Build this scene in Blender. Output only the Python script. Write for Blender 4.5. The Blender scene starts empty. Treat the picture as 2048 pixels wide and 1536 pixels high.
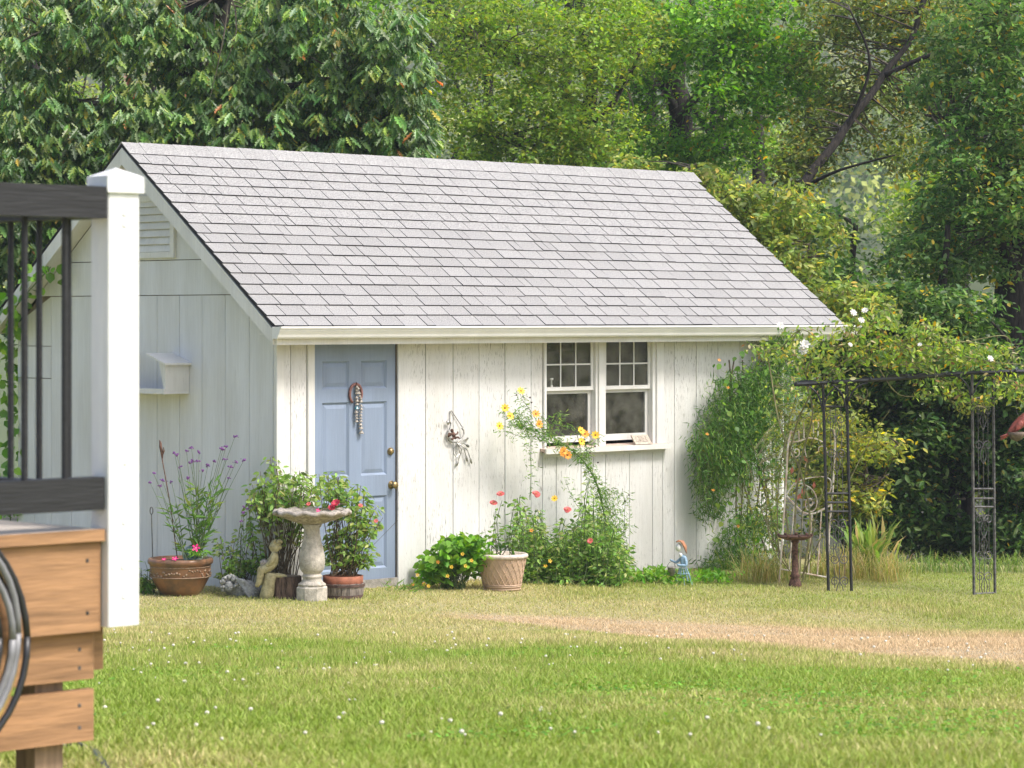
import bpy, math, random
import numpy as np
from mathutils import Vector, Matrix
random.seed(7); rng = np.random.default_rng(7)
SC = bpy.context.scene
COL = SC.collection
R = math.radians

# ------------------------------------------------------------------ camera
F, HOR, CZ = 5640.0, 637.0, 2.287          # focal length (px of a 2048 px wide photo), eye-level row, eye height
cam_d = bpy.data.cameras.new('camera'); cam = bpy.data.objects.new('camera', cam_d); COL.objects.link(cam)
cam.location = (0, 0, CZ); cam.rotation_euler = (R(90), 0, 0)
cam_d.sensor_width = 36; cam_d.lens = 36 * F / 2048
cam_d.shift_y = -(768 - HOR) / 2048
cam_d.clip_start = .1; cam_d.clip_end = 3000
cam_d.dof.use_dof = True; cam_d.dof.focus_distance = 23.6; cam_d.dof.aperture_fstop = 9
SC.camera = cam
# ------------------------------------------------------------------ world, sun, exposure
SUN = Vector((.66, -.34, 1.0)).normalized()       # towards the sun
W = bpy.data.worlds.new('World'); SC.world = W; W.use_nodes = True
nt = W.node_tree; nt.nodes.clear()
wo = nt.nodes.new('ShaderNodeOutputWorld'); bg = nt.nodes.new('ShaderNodeBackground'); sk = nt.nodes.new('ShaderNodeTexSky')
sk.sky_type = 'NISHITA'; sk.sun_disc = False
sk.sun_elevation = math.asin(SUN.z); sk.sun_rotation = math.atan2(SUN.x, SUN.y)
sk.air_density = 1.0; sk.dust_density = 4.0; sk.ozone_density = .8
bg.inputs[1].default_value = .15
nt.links.new(sk.outputs[0], bg.inputs[0]); nt.links.new(bg.outputs[0], wo.inputs[0])
sl = bpy.data.lights.new('sun', 'SUN'); sl.energy = 2.25; sl.angle = R(13); sl.color = (1, .972, .93)
so = bpy.data.objects.new('sun', sl); COL.objects.link(so)
so.rotation_euler = (-SUN).to_track_quat('-Z', 'Y').to_euler()
SC.view_settings.view_transform = 'Standard'; SC.view_settings.look = 'None'
SC.view_settings.gamma = 1; SC.view_settings.exposure = 0.78
SC.cycles.use_denoising = True
SC.cycles.max_bounces = 6; SC.cycles.transparent_max_bounces = 8

# ------------------------------------------------------------------ helpers
def lin(r, g, b):
    f = lambda c: c / 12.92 if c <= .04045 else ((c + .055) / 1.055) ** 2.4
    return (f(r / 255), f(g / 255), f(b / 255))
def sm(a, b, x):
    t = min(1, max(0, (x - a) / (b - a))); return t * t * (3 - 2 * t)
def nsm(a, b, x):
    t = np.clip((x - a) / (b - a), 0, 1); return t * t * (3 - 2 * t)
def gz(x, y):                                      # ground height
    z = 1.03 + (7.5 - y) * .0744 if y < 20 else .1 * (1 - sm(20, 22.6, y))
    z = min(z, 1.45)
    z -= .03 * (x + 1.95) * sm(16, 23, y) * (1 if x > -1.95 else .0) * (1 if x < 8 else 8 / max(x, 8))
    if y > 27: z -= .06 * (min(y, 80) - 27) * sm(27, 32, y)
    if y > 100: z += 46 * sm(100, 430, y) + 6 * math.sin(x * .013 + 1) * sm(120, 300, y) + min(max(y - 430, 0) * .02, 10)
    return z
def P(px, py, D):                                  # photo pixel + distance -> point
    return Vector(((px - 1024) / F * D, D, CZ - (py - HOR) / F * D))
def G(px, py):                                     # photo pixel on the ground -> point
    D = 8.0
    for i in range(400):
        p = P(px, py, D)
        if p.z <= gz(p.x, p.y): break
        D += .05
    p.z = gz(p.x, p.y); return p
AN = R(44.07); CA, SA = math.cos(AN), math.sin(AN)
WX, WD = -1.95, 23.44                              # the shed's near wall corner
def front(px, py, off=0):                          # pixel -> (u, z) on the long wall
    k = (px - 1024) / F; wx = WX + off * SA; wd = WD - off * CA
    u = (k * wd - wx) / (CA - k * SA); D = wd + u * SA
    return u, CZ - (py - HOR) / F * D
def wallp(u, off, z):                              # long-wall coordinates -> world
    return Vector((WX + u * CA + off * SA, WD + u * SA - off * CA, z))

class MB:
    def __init__(s): s.v = []; s.f = []; s.m = []
    def add(s, vs, fs, m=0):
        o = len(s.v); s.v += [tuple(v) for v in vs]
        for f in fs: s.f.append([i + o for i in f]); s.m.append(m)
    def box(s, x0, x1, y0, y1, z0, z1, m=0):
        s.add([(x0,y0,z0),(x1,y0,z0),(x1,y1,z0),(x0,y1,z0),(x0,y0,z1),(x1,y0,z1),(x1,y1,z1),(x0,y1,z1)],
              [(0,3,2,1),(4,5,6,7),(0,1,5,4),(1,2,6,5),(2,3,7,6),(3,0,4,7)], m); return s
    def cbox(s, x0, x1, y0, y1, z0, z1, c=.004, m=0):    # box with chamfered vertical and front edges
        vs = []
        for z in (z0, z1):
            vs += [(x0+c,y0,z),(x1-c,y0,z),(x1,y0+c,z),(x1,y1,z),(x0,y1,z),(x0,y0+c,z)]
        fs = [(5,4,3,2,1,0),(6,7,8,9,10,11)] + [(i,(i+1)%6,(i+1)%6+6,i+6) for i in range(6)]
        s.add(vs, fs, m); return s
    def prism(s, poly, h0, h1, axis='x', m=0):     # poly of (a, b) extruded along axis
        n = len(poly)
        def mk(h, p): return {'x': (h, p[0], p[1]), 'y': (p[0], h, p[1]), 'z': (p[0], p[1], h)}[axis]
        vs = [mk(h0, p) for p in poly] + [mk(h1, p) for p in poly]
        s.add(vs, [tuple(range(n-1,-1,-1)), tuple(range(n, 2*n))] + [(i,(i+1)%n,(i+1)%n+n,i+n) for i in range(n)], m); return s
    def tube(s, pts, r, n=6, m=0, cap=True):
        pts = [Vector(p) for p in pts]
        if len(pts) < 2: return s
        rs = r if isinstance(r, (list, tuple)) else [r] * len(pts)
        vs = []; up = None
        for i, p in enumerate(pts):
            t = (pts[min(i+1, len(pts)-1)] - pts[max(i-1, 0)])
            t = t.normalized() if t.length > 1e-9 else Vector((0, 0, 1))
            if up is None: up = Vector((0, 0, 1)) if abs(t.z) < .9 else Vector((1, 0, 0))
            a = t.cross(up).normalized(); b = a.cross(t); up = b
            for k in range(n):
                w = 2 * math.pi * k / n
                vs.append(p + (a * math.cos(w) + b * math.sin(w)) * rs[i])
        fs = []
        for i in range(len(pts) - 1):
            for k in range(n): fs.append((i*n+k, i*n+(k+1)%n, (i+1)*n+(k+1)%n, (i+1)*n+k))
        if cap: fs += [tuple(range(n-1,-1,-1)), tuple(range((len(pts)-1)*n, len(pts)*n))]
        s.add(vs, fs, m); return s
    def lathe(s, c, prof, n=32, m=0, fn=None):     # prof of (r, z); fn(r, z, angle) -> (r, z)
        vs = []
        for (r, z) in prof:
            for k in range(n):
                w = 2 * math.pi * k / n; rr, zz = fn(r, z, w) if fn else (r, z)
                vs.append((c[0] + rr * math.cos(w), c[1] + rr * math.sin(w), c[2] + zz))
        fs = []
        for i in range(len(prof) - 1):
            for k in range(n): fs.append((i*n+k, i*n+(k+1)%n, (i+1)*n+(k+1)%n, (i+1)*n+k))
        fs += [tuple(range(n-1,-1,-1)), tuple(range((len(prof)-1)*n, len(prof)*n))]
        s.add(vs, fs, m); return s
    def ball(s, c, r, n=10, k=7, m=0, M=None):
        rx, ry, rz = r if isinstance(r, (tuple, list)) else (r, r, r)
        vs = []; c = Vector(c)
        for i in range(k + 1):
            th = math.pi * i / k
            for j in range(n):
                w = 2 * math.pi * j / n
                q = Vector((rx*math.sin(th)*math.cos(w), ry*math.sin(th)*math.sin(w), -rz*math.cos(th)))
                vs.append(c + (M @ q if M else q))
        s.add(vs, [(i*n+j, i*n+(j+1)%n, (i+1)*n+(j+1)%n, (i+1)*n+j) for i in range(k) for j in range(n)], m); return s

def wloc(o):
    v = Vector((0, 0, 0))
    while o is not None: v += o.location; o = o.parent
    return v
def obj(name, mb, mat, parent=None, world=True, smooth=False, col=None):
    me = bpy.data.meshes.new(name)
    off = wloc(parent) if (parent is not None and world) else Vector((0, 0, 0))
    me.from_pydata([(v[0]-off.x, v[1]-off.y, v[2]-off.z) for v in mb.v], [], mb.f)
    for mt in (mat if isinstance(mat, (list, tuple)) else [mat]): me.materials.append(mt)
    if isinstance(mat, (list, tuple)): me.polygons.foreach_set('material_index', mb.m)
    if smooth: me.polygons.foreach_set('use_smooth', [True] * len(me.polygons))
    o = bpy.data.objects.new(name, me); COL.objects.link(o); o.parent = parent
    return o
def tag(o, label=None, cat=None, group=None, kind=None):
    if label: o['label'] = label
    if cat: o['category'] = cat
    if group: o['group'] = group
    if kind: o['kind'] = kind
    return o
def thing(name, label, cat, loc, rz=0, group=None):
    o = bpy.data.objects.new(name, None); COL.objects.link(o); o.location = loc; o.rotation_euler = (0, 0, rz)
    o.empty_display_size = .1
    return tag(o, label, cat, group)
def npmesh(name, V, faces, mat, parent=None, C=None, smooth=False):
    """V (n,3) world; faces: list of int arrays (m,k) with equal k in each."""
    off = wloc(parent) if parent is not None else Vector((0, 0, 0))
    V = np.asarray(V, np.float32) - np.array(off, np.float32)
    me = bpy.data.meshes.new(name); me.vertices.add(len(V)); me.vertices.foreach_set('co', V.ravel())
    li = np.concatenate([f.ravel() for f in faces]).astype(np.int32)
    tot = np.concatenate([np.full(len(f), f.shape[1], np.int32) for f in faces])
    st = np.concatenate([[0], np.cumsum(tot)[:-1]]).astype(np.int32)
    me.loops.add(len(li)); me.loops.foreach_set('vertex_index', li)
    me.polygons.add(len(tot)); me.polygons.foreach_set('loop_start', st); me.polygons.foreach_set('loop_total', tot)
    if smooth: me.polygons.foreach_set('use_smooth', np.ones(len(tot), bool))
    if C is not None:
        at = me.attributes.new('Col', 'FLOAT_COLOR', 'POINT')
        at.data.foreach_set('color', np.concatenate([C, np.ones((len(C), 1))], 1).astype(np.float32).ravel())
    me.update(calc_edges=True); me.validate()
    me.materials.append(mat)
    o = bpy.data.objects.new(name, me); COL.objects.link(o); o.parent = parent
    return o
def nrmz(a): return a / np.maximum(np.linalg.norm(a, axis=-1, keepdims=True), 1e-9)
T_OV = (np.array([(0,0,0),(.3,.2,.05),(.62,.2,.04),(1,0,-.08),(.62,-.2,.04),(.3,-.2,.05)]), [np.array([(0,3,2,1)]), np.array([(0,5,4,3)])])
T_DI = (np.array([(0,0,0),(.45,.25,.05),(1,0,-.06),(.45,-.25,.05)]), [np.array([(0,2,1),(0,3,2)])])
T_LN = (np.array([(0,0,0),(.4,.07,.02),(1,0,-.14),(.4,-.07,.02)]), [np.array([(0,2,1),(0,3,2)])])
_ok = [(.14,.025),(.24,.13),(.32,.045),(.44,.20),(.54,.05),(.68,.21),(.76,.05),(.9,.10)]
T_OAK = (np.array([(0,0,0)] + [(a,b,.25*b*b+.03*math.sin(a*9)) for a,b in _ok] + [(1,0,-.1)] + [(a,-b,.25*b*b) for a,b in _ok[::-1]]),
         [np.array([(0,) + tuple(range(9,0,-1))]), np.array([(0,) + tuple(range(17,8,-1))])])
T_PET = (np.array([(0,0,0),(.55,.24,.03),(.95,.2,.0),(1.02,0,-.02),(.95,-.2,0),(.55,-.24,.03)]), [np.array([(0,5,4,3,2,1)])])
T_ROU = (np.array([(0,0,0),(.15,.35,.04),(.55,.42,.03),(1,0,-.1),(.55,-.42,.03),(.15,-.35,.04)]), [np.array([(0,3,2,1)]), np.array([(0,5,4,3)])])
def leafcloud(name, pos, axis, nrm, size, cols, tpl, mat, parent=None, wid=None):
    T, FS = tpl; n = len(pos); k = len(T)
    axis = nrmz(axis); side = nrmz(np.cross(nrm, axis)); nr = np.cross(axis, side)
    size = np.asarray(size).reshape(n, 1, 1); wd = 1 if wid is None else np.asarray(wid).reshape(n, 1, 1)
    V = pos[:, None, :] + size * (axis[:, None, :] * T[None, :, 0:1] + side[:, None, :] * T[None, :, 1:2] * wd + nr[:, None, :] * T[None, :, 2:3])
    base = (np.arange(n) * k)[:, None, None]
    faces = [(base + f[None]).reshape(-1, f.shape[1]) for f in FS]
    return npmesh(name, V.reshape(-1, 3), faces, mat, parent, np.repeat(cols, k, 0))
def pick(pal, n, var=.25):
    """pal: list of (weight, (r,g,b) linear)"""
    w = np.array([p[0] for p in pal], float); w /= w.sum()
    c = np.array([p[1] for p in pal])[rng.choice(len(pal), n, p=w)]
    return np.clip(1.4 * c * (1 + var * rng.uniform(-1, 1, (n, 1))) * (1 + .12 * rng.uniform(-1, 1, (n, 3))), 0, 1)
def rdir(n): return nrmz(rng.normal(size=(n, 3)))
def inball(n): return rdir(n) * rng.uniform(0, 1, (n, 1)) ** (1/3)

# ------------------------------------------------------------------ materials
MATS = {}
def newmat(name):
    m = bpy.data.materials.new(name); m.use_nodes = True; MATS[name] = m
    return m, m.node_tree, m.node_tree.nodes['Principled BSDF']
def nd(t, ty, **kw):
    n = t.nodes.new(ty)
    for k, v in kw.items(): setattr(n, k, v)
    return n
def mat(name, c, rough=.6, metal=0, noise=.15, scale=20, bump=0, bscale=60, c2=None, spec=None, rnd=0, stretch=None):
    m, t, b = newmat(name)
    tc = nd(t, 'ShaderNodeTexCoord'); src = tc.outputs['Object']
    if stretch:
        mp = nd(t, 'ShaderNodeMapping'); mp.inputs['Scale'].default_value = stretch; t.links.new(src, mp.inputs[0]); src = mp.outputs[0]
    nz = nd(t, 'ShaderNodeTexNoise'); nz.inputs['Scale'].default_value = scale; nz.inputs['Detail'].default_value = 6; nz.inputs['Roughness'].default_value = .65
    t.links.new(src, nz.inputs['Vector'])
    rp = nd(t, 'ShaderNodeValToRGB')
    lo = c2 if c2 else tuple(x * (1 - 2*noise) for x in c); hi = tuple(min(1, x * (1 + noise)) for x in c)
    rp.color_ramp.elements[0].position = .3; rp.color_ramp.elements[1].position = .65
    rp.color_ramp.elements[0].color = (*lo, 1); rp.color_ramp.elements[1].color = (*hi, 1)
    t.links.new(nz.outputs['Fac'], rp.inputs[0])
    out = rp.outputs[0]
    if rnd:
        oi = nd(t, 'ShaderNodeObjectInfo'); mr = nd(t, 'ShaderNodeMapRange'); mr.inputs[3].default_value = 1 - rnd; mr.inputs[4].default_value = 1 + rnd * .6
        t.links.new(oi.outputs['Random'], mr.inputs[0])
        mx = nd(t, 'ShaderNodeVectorMath', operation='SCALE'); t.links.new(out, mx.inputs[0]); t.links.new(mr.outputs[0], mx.inputs['Scale']); out = mx.outputs[0]
    t.links.new(out, b.inputs['Base Color'])
    b.inputs['Roughness'].default_value = rough; b.inputs['Metallic'].default_value = metal
    if spec is not None: b.inputs['Specular IOR Level'].default_value = spec
    if bump:
        n2 = nd(t, 'ShaderNodeTexNoise'); n2.inputs['Scale'].default_value = bscale; n2.inputs['Detail'].default_value = 5
        t.links.new(src, n2.inputs['Vector'])
        bp = nd(t, 'ShaderNodeBump'); bp.inputs['Strength'].default_value = bump; bp.inputs['Distance'].default_value = .01
        t.links.new(n2.outputs['Fac'], bp.inputs['Height']); t.links.new(bp.outputs[0], b.inputs['Normal'])
    return m
def paint(name, c, wear, bare=(.25, .22, .18), rough=.55):
    """Painted wood: fine vertical grain, hairline cracks and flakes that bare the grey wood, grime."""
    m, t, b = newmat(name)
    tc = nd(t, 'ShaderNodeTexCoord'); oi = nd(t, 'ShaderNodeObjectInfo')
    ad = nd(t, 'ShaderNodeVectorMath', operation='ADD'); sc = nd(t, 'ShaderNodeVectorMath', operation='SCALE'); sc.inputs['Scale'].default_value = 1.0
    cb = nd(t, 'ShaderNodeCombineXYZ'); ml = nd(t, 'ShaderNodeMath', operation='MULTIPLY'); ml.inputs[1].default_value = 37
    t.links.new(oi.outputs['Random'], ml.inputs[0]); t.links.new(ml.outputs[0], cb.inputs[2])
    t.links.new(tc.outputs['Object'], ad.inputs[0]); t.links.new(cb.outputs[0], ad.inputs[1])
    def noise(st, s, d=5, r=.6):
        mp = nd(t, 'ShaderNodeMapping'); mp.inputs['Scale'].default_value = st; t.links.new(ad.outputs[0], mp.inputs[0])
        n = nd(t, 'ShaderNodeTexNoise'); n.inputs['Scale'].default_value = s; n.inputs['Detail'].default_value = d; n.inputs['Roughness'].default_value = r
        t.links.new(mp.outputs[0], n.inputs['Vector']); return n.outputs['Fac']
    def ramp(x, a, bb, ca=(0,0,0), cbb=(1,1,1)):
        rp = nd(t, 'ShaderNodeValToRGB'); rp.color_ramp.elements[0].position = a; rp.color_ramp.elements[1].position = bb
        rp.color_ramp.elements[0].color = (*ca, 1); rp.color_ramp.elements[1].color = (*cbb, 1); t.links.new(x, rp.inputs[0]); return rp.outputs[0]
    fine = noise((9, 9, .35), 9); fl = noise((9, 9, .75), 17, 5, .6); patch = noise((1, 1, .6), 1.7, 3)
    flm = ramp(fl, .67 - .07 * wear, .70 - .07 * wear)
    pm = ramp(patch, .36, .60)
    mu = nd(t, 'ShaderNodeMath', operation='MULTIPLY'); t.links.new(flm, mu.inputs[0]); t.links.new(pm, mu.inputs[1])
    m2 = nd(t, 'ShaderNodeMath', operation='MULTIPLY'); m2.inputs[1].default_value = min(1, .9 * wear); t.links.new(mu.outputs[0], m2.inputs[0])
    base = ramp(fine, .3, .7, tuple(x * .9 for x in c), c)
    grime = ramp(noise((1.2, 1.2, .25), 3, 4), .35, .7, (.86, .85, .82), (1, 1, 1))
    mg = nd(t, 'ShaderNodeMixRGB', blend_type='MULTIPLY'); mg.inputs[0].default_value = 1; t.links.new(base, mg.inputs[1]); t.links.new(grime, mg.inputs[2])
    mx = nd(t, 'ShaderNodeMixRGB'); t.links.new(m2.outputs[0], mx.inputs[0]); t.links.new(mg.outputs[0], mx.inputs[1]); mx.inputs[2].default_value = (*bare, 1)
    t.links.new(mx.outputs[0], b.inputs['Base Color']); b.inputs['Roughness'].default_value = rough
    bp = nd(t, 'ShaderNodeBump'); bp.inputs['Strength'].default_value = .35; bp.inputs['Distance'].default_value = .004
    t.links.new(fine, bp.inputs['Height']); t.links.new(bp.outputs[0], b.inputs['Normal'])
    return m
def leafmat(name, trans=.35, rough=.5, spec=.4):
    m, t, b = newmat(name)
    at = nd(t, 'ShaderNodeAttribute'); at.attribute_name = 'Col'
    b.inputs['Roughness'].default_value = rough; b.inputs['Specular IOR Level'].default_value = spec
    t.links.new(at.outputs['Color'], b.inputs['Base Color'])
    tr = nd(t, 'ShaderNodeBsdfTranslucent')
    hs = nd(t, 'ShaderNodeHueSaturation'); hs.inputs['Value'].default_value = 1.5; hs.inputs['Saturation'].default_value = 1.15; hs.inputs['Hue'].default_value = .49
    t.links.new(at.outputs['Color'], hs.inputs['Color']); t.links.new(hs.outputs[0], tr.inputs['Color'])
    mx = nd(t, 'ShaderNodeMixShader'); mx.inputs[0].default_value = trans
    t.links.new(b.outputs[0], mx.inputs[1]); t.links.new(tr.outputs[0], mx.inputs[2])
    t.links.new(mx.outputs[0], t.nodes['Material Output'].inputs[0])
    return m
def glassmat(name):
    m, t, b = newmat(name); t.nodes.remove(b)
    tr = nd(t, 'ShaderNodeBsdfTransparent'); tr.inputs[0].default_value = (.8, .83, .8, 1); gl = nd(t, 'ShaderNodeBsdfGlossy'); gl.inputs['Roughness'].default_value = .02
    fr = nd(t, 'ShaderNodeFresnel'); fr.inputs[0].default_value = 1.5
    mx = nd(t, 'ShaderNodeMixShader'); t.links.new(fr.outputs[0], mx.inputs[0]); t.links.new(tr.outputs[0], mx.inputs[1]); t.links.new(gl.outputs[0], mx.inputs[2])
    df = nd(t, 'ShaderNodeBsdfDiffuse'); df.inputs[0].default_value = (.5, .48, .42, 1); nz = nd(t, 'ShaderNodeTexNoise'); nz.inputs['Scale'].default_value = 9; nz.inputs['Detail'].default_value = 7  # blotchy grey dust film, added to lift panes that lack reflected light
    tc = nd(t, 'ShaderNodeTexCoord'); t.links.new(tc.outputs['Object'], nz.inputs['Vector']); mr = nd(t, 'ShaderNodeMapRange'); mr.inputs[1].default_value = .35; mr.inputs[2].default_value = .75; mr.inputs[3].default_value = .03; mr.inputs[4].default_value = .16; t.links.new(nz.outputs['Fac'], mr.inputs[0])
    m3 = nd(t, 'ShaderNodeMixShader'); t.links.new(mr.outputs[0], m3.inputs[0]); t.links.new(mx.outputs[0], m3.inputs[1]); t.links.new(df.outputs[0], m3.inputs[2])
    t.links.new(m3.outputs[0], t.nodes['Material Output'].inputs[0]); return m
M_front = paint('weathered_white_paint', (.75, .742, .73), 1.0, bare=(.13, .115, .10))
M_gable = paint('cool_shade_white_paint', (.755, .76, .775), .3)  # bluer white: the cool shade of the gable side put into the base colour
M_trim = paint('white_trim_paint', (.78, .77, .75), .35)
M_gutter = mat('gutter_enamel', (.76, .755, .735), .35, noise=.04, scale=3)
M_door = paint('blue_door_paint', (.255, .32, .44), .12, bare=(.45, .42, .4), rough=.45)
M_shing = mat('asphalt_shingle', (.385, .378, .37), .95, noise=.34, scale=90, bump=.6, bscale=260, rnd=.075)
M_shedge = mat('shingle_cut_edge', (.035, .035, .037), .95, noise=.2)
M_dark = mat('dark_interior', (.22, .18, .14), .9, noise=.3, scale=4)
M_black = mat('felt_black', (.02, .02, .021), .9)
M_found = mat('concrete', (.30, .28, .25), .95, noise=.25, scale=14, bump=.5)
M_brass = mat('aged_brass', (.36, .26, .12), .38, metal=.85, noise=.3, scale=60)
M_rust = mat('rusty_iron', (.13, .065, .045), .85, noise=.45, scale=45, bump=.4, bscale=120)
M_horse = mat('rusted_horseshoe', (.26, .12, .10), .75, noise=.3, scale=60)
M_shell = mat('seashell', (.36, .32, .27), .5, noise=.5, scale=90)
M_teal = mat('teal_bead', (.06, .20, .24), .3)
M_silver = mat('tarnished_silver', (.42, .41, .39), .35, metal=.8, noise=.4, scale=60)
M_glass = glassmat('window_glass')
M_tan = mat('bare_sill_wood', (.56, .43, .36), .8, noise=.25, scale=12, stretch=(1, 6, 6))
M_blind = mat('woven_blind', (.50, .41, .29), .9, noise=.25, scale=30, stretch=(1, 1, 12))
M_whitep = mat('white_ceramic', (.75, .74, .7), .35, noise=.05)
M_purple = mat('purple_glass', (.25, .15, .38), .15, noise=.2, scale=10)
M_stone = mat('cast_stone', (.46, .42, .36), .9, noise=.25, scale=16, bump=.5, bscale=90, c2=(.24, .22, .18))
M_stoned = mat('lichen_stone', (.36, .32, .28), .95, noise=.35, scale=30, bump=.6, bscale=90, c2=(.13, .115, .10))
M_mosscherub = mat('mossy_statue', (.42, .37, .21), .9, noise=.3, scale=28, bump=.5, bscale=80, c2=(.23, .20, .10))
M_grey = mat('grey_concrete', (.33, .33, .32), .9, noise=.3, scale=40, bump=.6, bscale=90, c2=(.17, .17, .16))
M_stump = mat('stump_bark', (.13, .085, .06), .95, noise=.5, scale=12, bump=1, bscale=30, stretch=(4, 4, .7))
M_terra = mat('terracotta', (.36, .13, .075), .8, noise=.2, scale=18)
M_barrel = mat('barrel_wood', (.22, .185, .16), .9, noise=.4, scale=14, stretch=(4, 4, .6))
M_hoop = mat('barrel_hoop', (.10, .06, .05), .8, noise=.3)
M_bowl = mat('brown_glazed_pot', (.20, .095, .045), .35, noise=.4, scale=9, c2=(.10, .07, .05))
M_bowlr = mat('pot_relief', (.24, .17, .11), .6, noise=.4, scale=50, c2=(.17, .10, .06))
M_lat = mat('beige_plastic_pot', (.50, .355, .25), .6, noise=.08, scale=10)
M_latr = mat('pale_pot_rim', (.62, .53, .45), .6, noise=.18, scale=40)
M_soil = mat('potting_soil', (.05, .035, .025), .95, noise=.4, scale=60, bump=1)
M_iron = mat('black_painted_iron', (.022, .023, .027), .42, noise=.3, scale=30, spec=.5)
M_iron2 = mat('grey_worn_iron', (.10, .095, .095), .5, noise=.5, scale=25)
M_wrust = mat('rusting_white_iron', (.80, .76, .70), .7, noise=.2, scale=9, c2=(.50, .26, .14))
M_rleaf = mat('red_metal_leaf', (.5, .16, .10), .6, noise=.3)
M_red = mat('red_painted_tin', (.30, .075, .06), .55, noise=.35, scale=20)
M_mesh = mat('rusty_tray', (.16, .12, .09), .7, noise=.4, scale=40)
M_fblue = mat('pale_blue_tin', (.28, .42, .56), .5, noise=.25, scale=25)
M_fhair = mat('ginger_paint', (.42, .19, .10), .7, noise=.3, scale=30)
M_pail = mat('galvanised_tin', (.30, .27, .25), .5, metal=.4, noise=.3, scale=30)
M_rail = mat('black_rail_paint', (.017, .017, .019), .62, noise=.25, scale=9, bump=.25, bscale=25, stretch=(.5, 6, 6))
M_post = mat('white_vinyl', (.76, .755, .745), .5, noise=.07, scale=3, stretch=(3, 3, .5))
M_cedar = mat('brown_stained_wood', (.385, .21, .10), .75, noise=.22, scale=5, bump=.25, bscale=25, stretch=(.6, 8, 8))
M_deck = mat('grey_deck_paint', (.55, .48, .40), .75, noise=.15, scale=6, stretch=(.6, 6, 6))
M_leg = mat('raw_timber', (.38, .26, .17), .85, noise=.25, scale=6, stretch=(6, 6, .6))
M_hoseb = mat('black_hose', (.025, .025, .027), .35, noise=.1)
M_hosey = mat('yellow_hose', (.50, .34, .10), .45, noise=.1)
M_hoseg = mat('grey_hose', (.22, .22, .23), .4, noise=.1)
M_bark = mat('tree_bark', (.032, .026, .021), .95, noise=.5, scale=9, bump=1, bscale=22, stretch=(3, 3, .6))
M_barkl = mat('grey_twig_bark', (.10, .082, .06), .95, noise=.4, scale=9, stretch=(3, 3, .6))
M_stem = mat('green_stem', (.10, .15, .05), .7, noise=.3, scale=30)
M_stemb = mat('brown_stem', (.12, .09, .05), .8, noise=.4, scale=30)
M_cane = mat('rose_cane', (.20, .20, .08), .75, noise=.4, scale=12, c2=(.10, .07, .04))
M_leaf = leafmat('leaf', .45); M_oakl = leafmat('oak_leaf', .32, .42, .6); M_gl = leafmat('grass_blade', .3, .6, .25); M_fl = leafmat('petal', .3, .6, .2)
M_far = leafmat('far_canopy', .2, .8, .1)

# ------------------------------------------------------------------ ground and lawn
gzv = np.vectorize(gz)
_wv = [(rng.normal(size=2) * s, rng.uniform(0, 6.28), 1 / s ** .6) for s in (.5, .5, .8, .8, 1.3, 1.3, 2, 2, 3.2, 3.2, 5, 5, 8, 8) for _ in range(2)]
def fnoise(x, y):
    r = 0; w = 0
    for (k, ph, a) in _wv: r = r + a * np.sin(k[0] * x + k[1] * y + ph); w += a * a / 2
    return r / math.sqrt(w)
_pc = []
for (px, y0, y1) in ((840, 1222, 1236), (960, 1226, 1243), (1150, 1233, 1262), (1400, 1240, 1288), (1650, 1254, 1312), (1850, 1268, 1334), (2100, 1278, 1366)):
    a, b = G(px, y0), G(px, y1); _pc.append(((a.x + b.x) / 2, (a.y + b.y) / 2, (a.y - b.y) / 2))
_pc = np.array(_pc)
def dryness(x, y):
    yc = np.interp(x, _pc[:, 0], _pc[:, 1]); hw = np.interp(x, _pc[:, 0], _pc[:, 2]) * (x > _pc[0, 0] - .2)
    n = fnoise(x, y)
    pth = np.where(hw > .01, 1 - nsm(.75, 1.6, np.abs(y - yc) / np.maximum(hw, .02) + .16 * n), 0) * nsm(_pc[0, 0] - .2, _pc[0, 0] + .7, x)
    near_shed = nsm(12.5, 20, y + 1.5 * n) * .30
    fg = (1 - nsm(8.2, 10.4, y + .7 * n)) * .26 + (1 - nsm(-1.3, -.4, x)) * (1 - nsm(8.5, 11.5, y)) * .42
    rt = nsm(1.2, 3, x) * nsm(12, 15, y) * .12
    d = np.clip(near_shed + fg + rt + .27 * n + .13, 0, .85)
    return np.clip(np.maximum(d, pth), 0, 1), pth
def mixc(a, b, t): return np.asarray(a)[None] * (1 - t[:, None]) + np.asarray(b)[None] * t[:, None]
GREEN, OLIVE, STRAW, TAN = (.265, .365, .065), (.375, .40, .12), (.60, .52, .27), (.64, .50, .31)
def grasscol(x, y, jitter=True):
    d, p = dryness(x, y); n = len(x)
    dd = np.clip(d + (rng.normal(size=n) * .24 if jitter else 0), 0, 1)
    c = np.where((dd < .5)[:, None], mixc(GREEN, OLIVE, np.clip(dd * 2, 0, 1)), mixc(OLIVE, STRAW, np.clip(dd * 2 - 1, 0, 1)))
    pp = np.clip(p * 1.35 - (rng.uniform(0, .5, n) if jitter else .1), 0, 1)
    c = c * (1 - pp[:, None]) + np.array(TAN)[None] * pp[:, None]
    if jitter: c = c * (1 + .25 * rng.uniform(-1, 1, (n, 1)))
    return np.clip(c, 0, 1), d, p
xs = np.concatenate([[-900, -600, -400, -250, -150, -90, -55, -35, -22, -15], np.arange(-10, 14.01, .25), [17, 22, 30, 45, 70, 110, 180, 300, 450, 650, 900]])
ys = np.concatenate([[-80, -30, -10, 0, 3], np.arange(5, 34.01, .25), [36, 39, 43, 48, 55, 65, 80, 90, 100, 110, 120, 140, 160, 180, 200, 230, 260, 300, 340, 380, 430, 480, 560, 700, 1000]])
gx, gy = np.meshgrid(xs, ys); gx, gy = gx.ravel(), gy.ravel()
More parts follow.
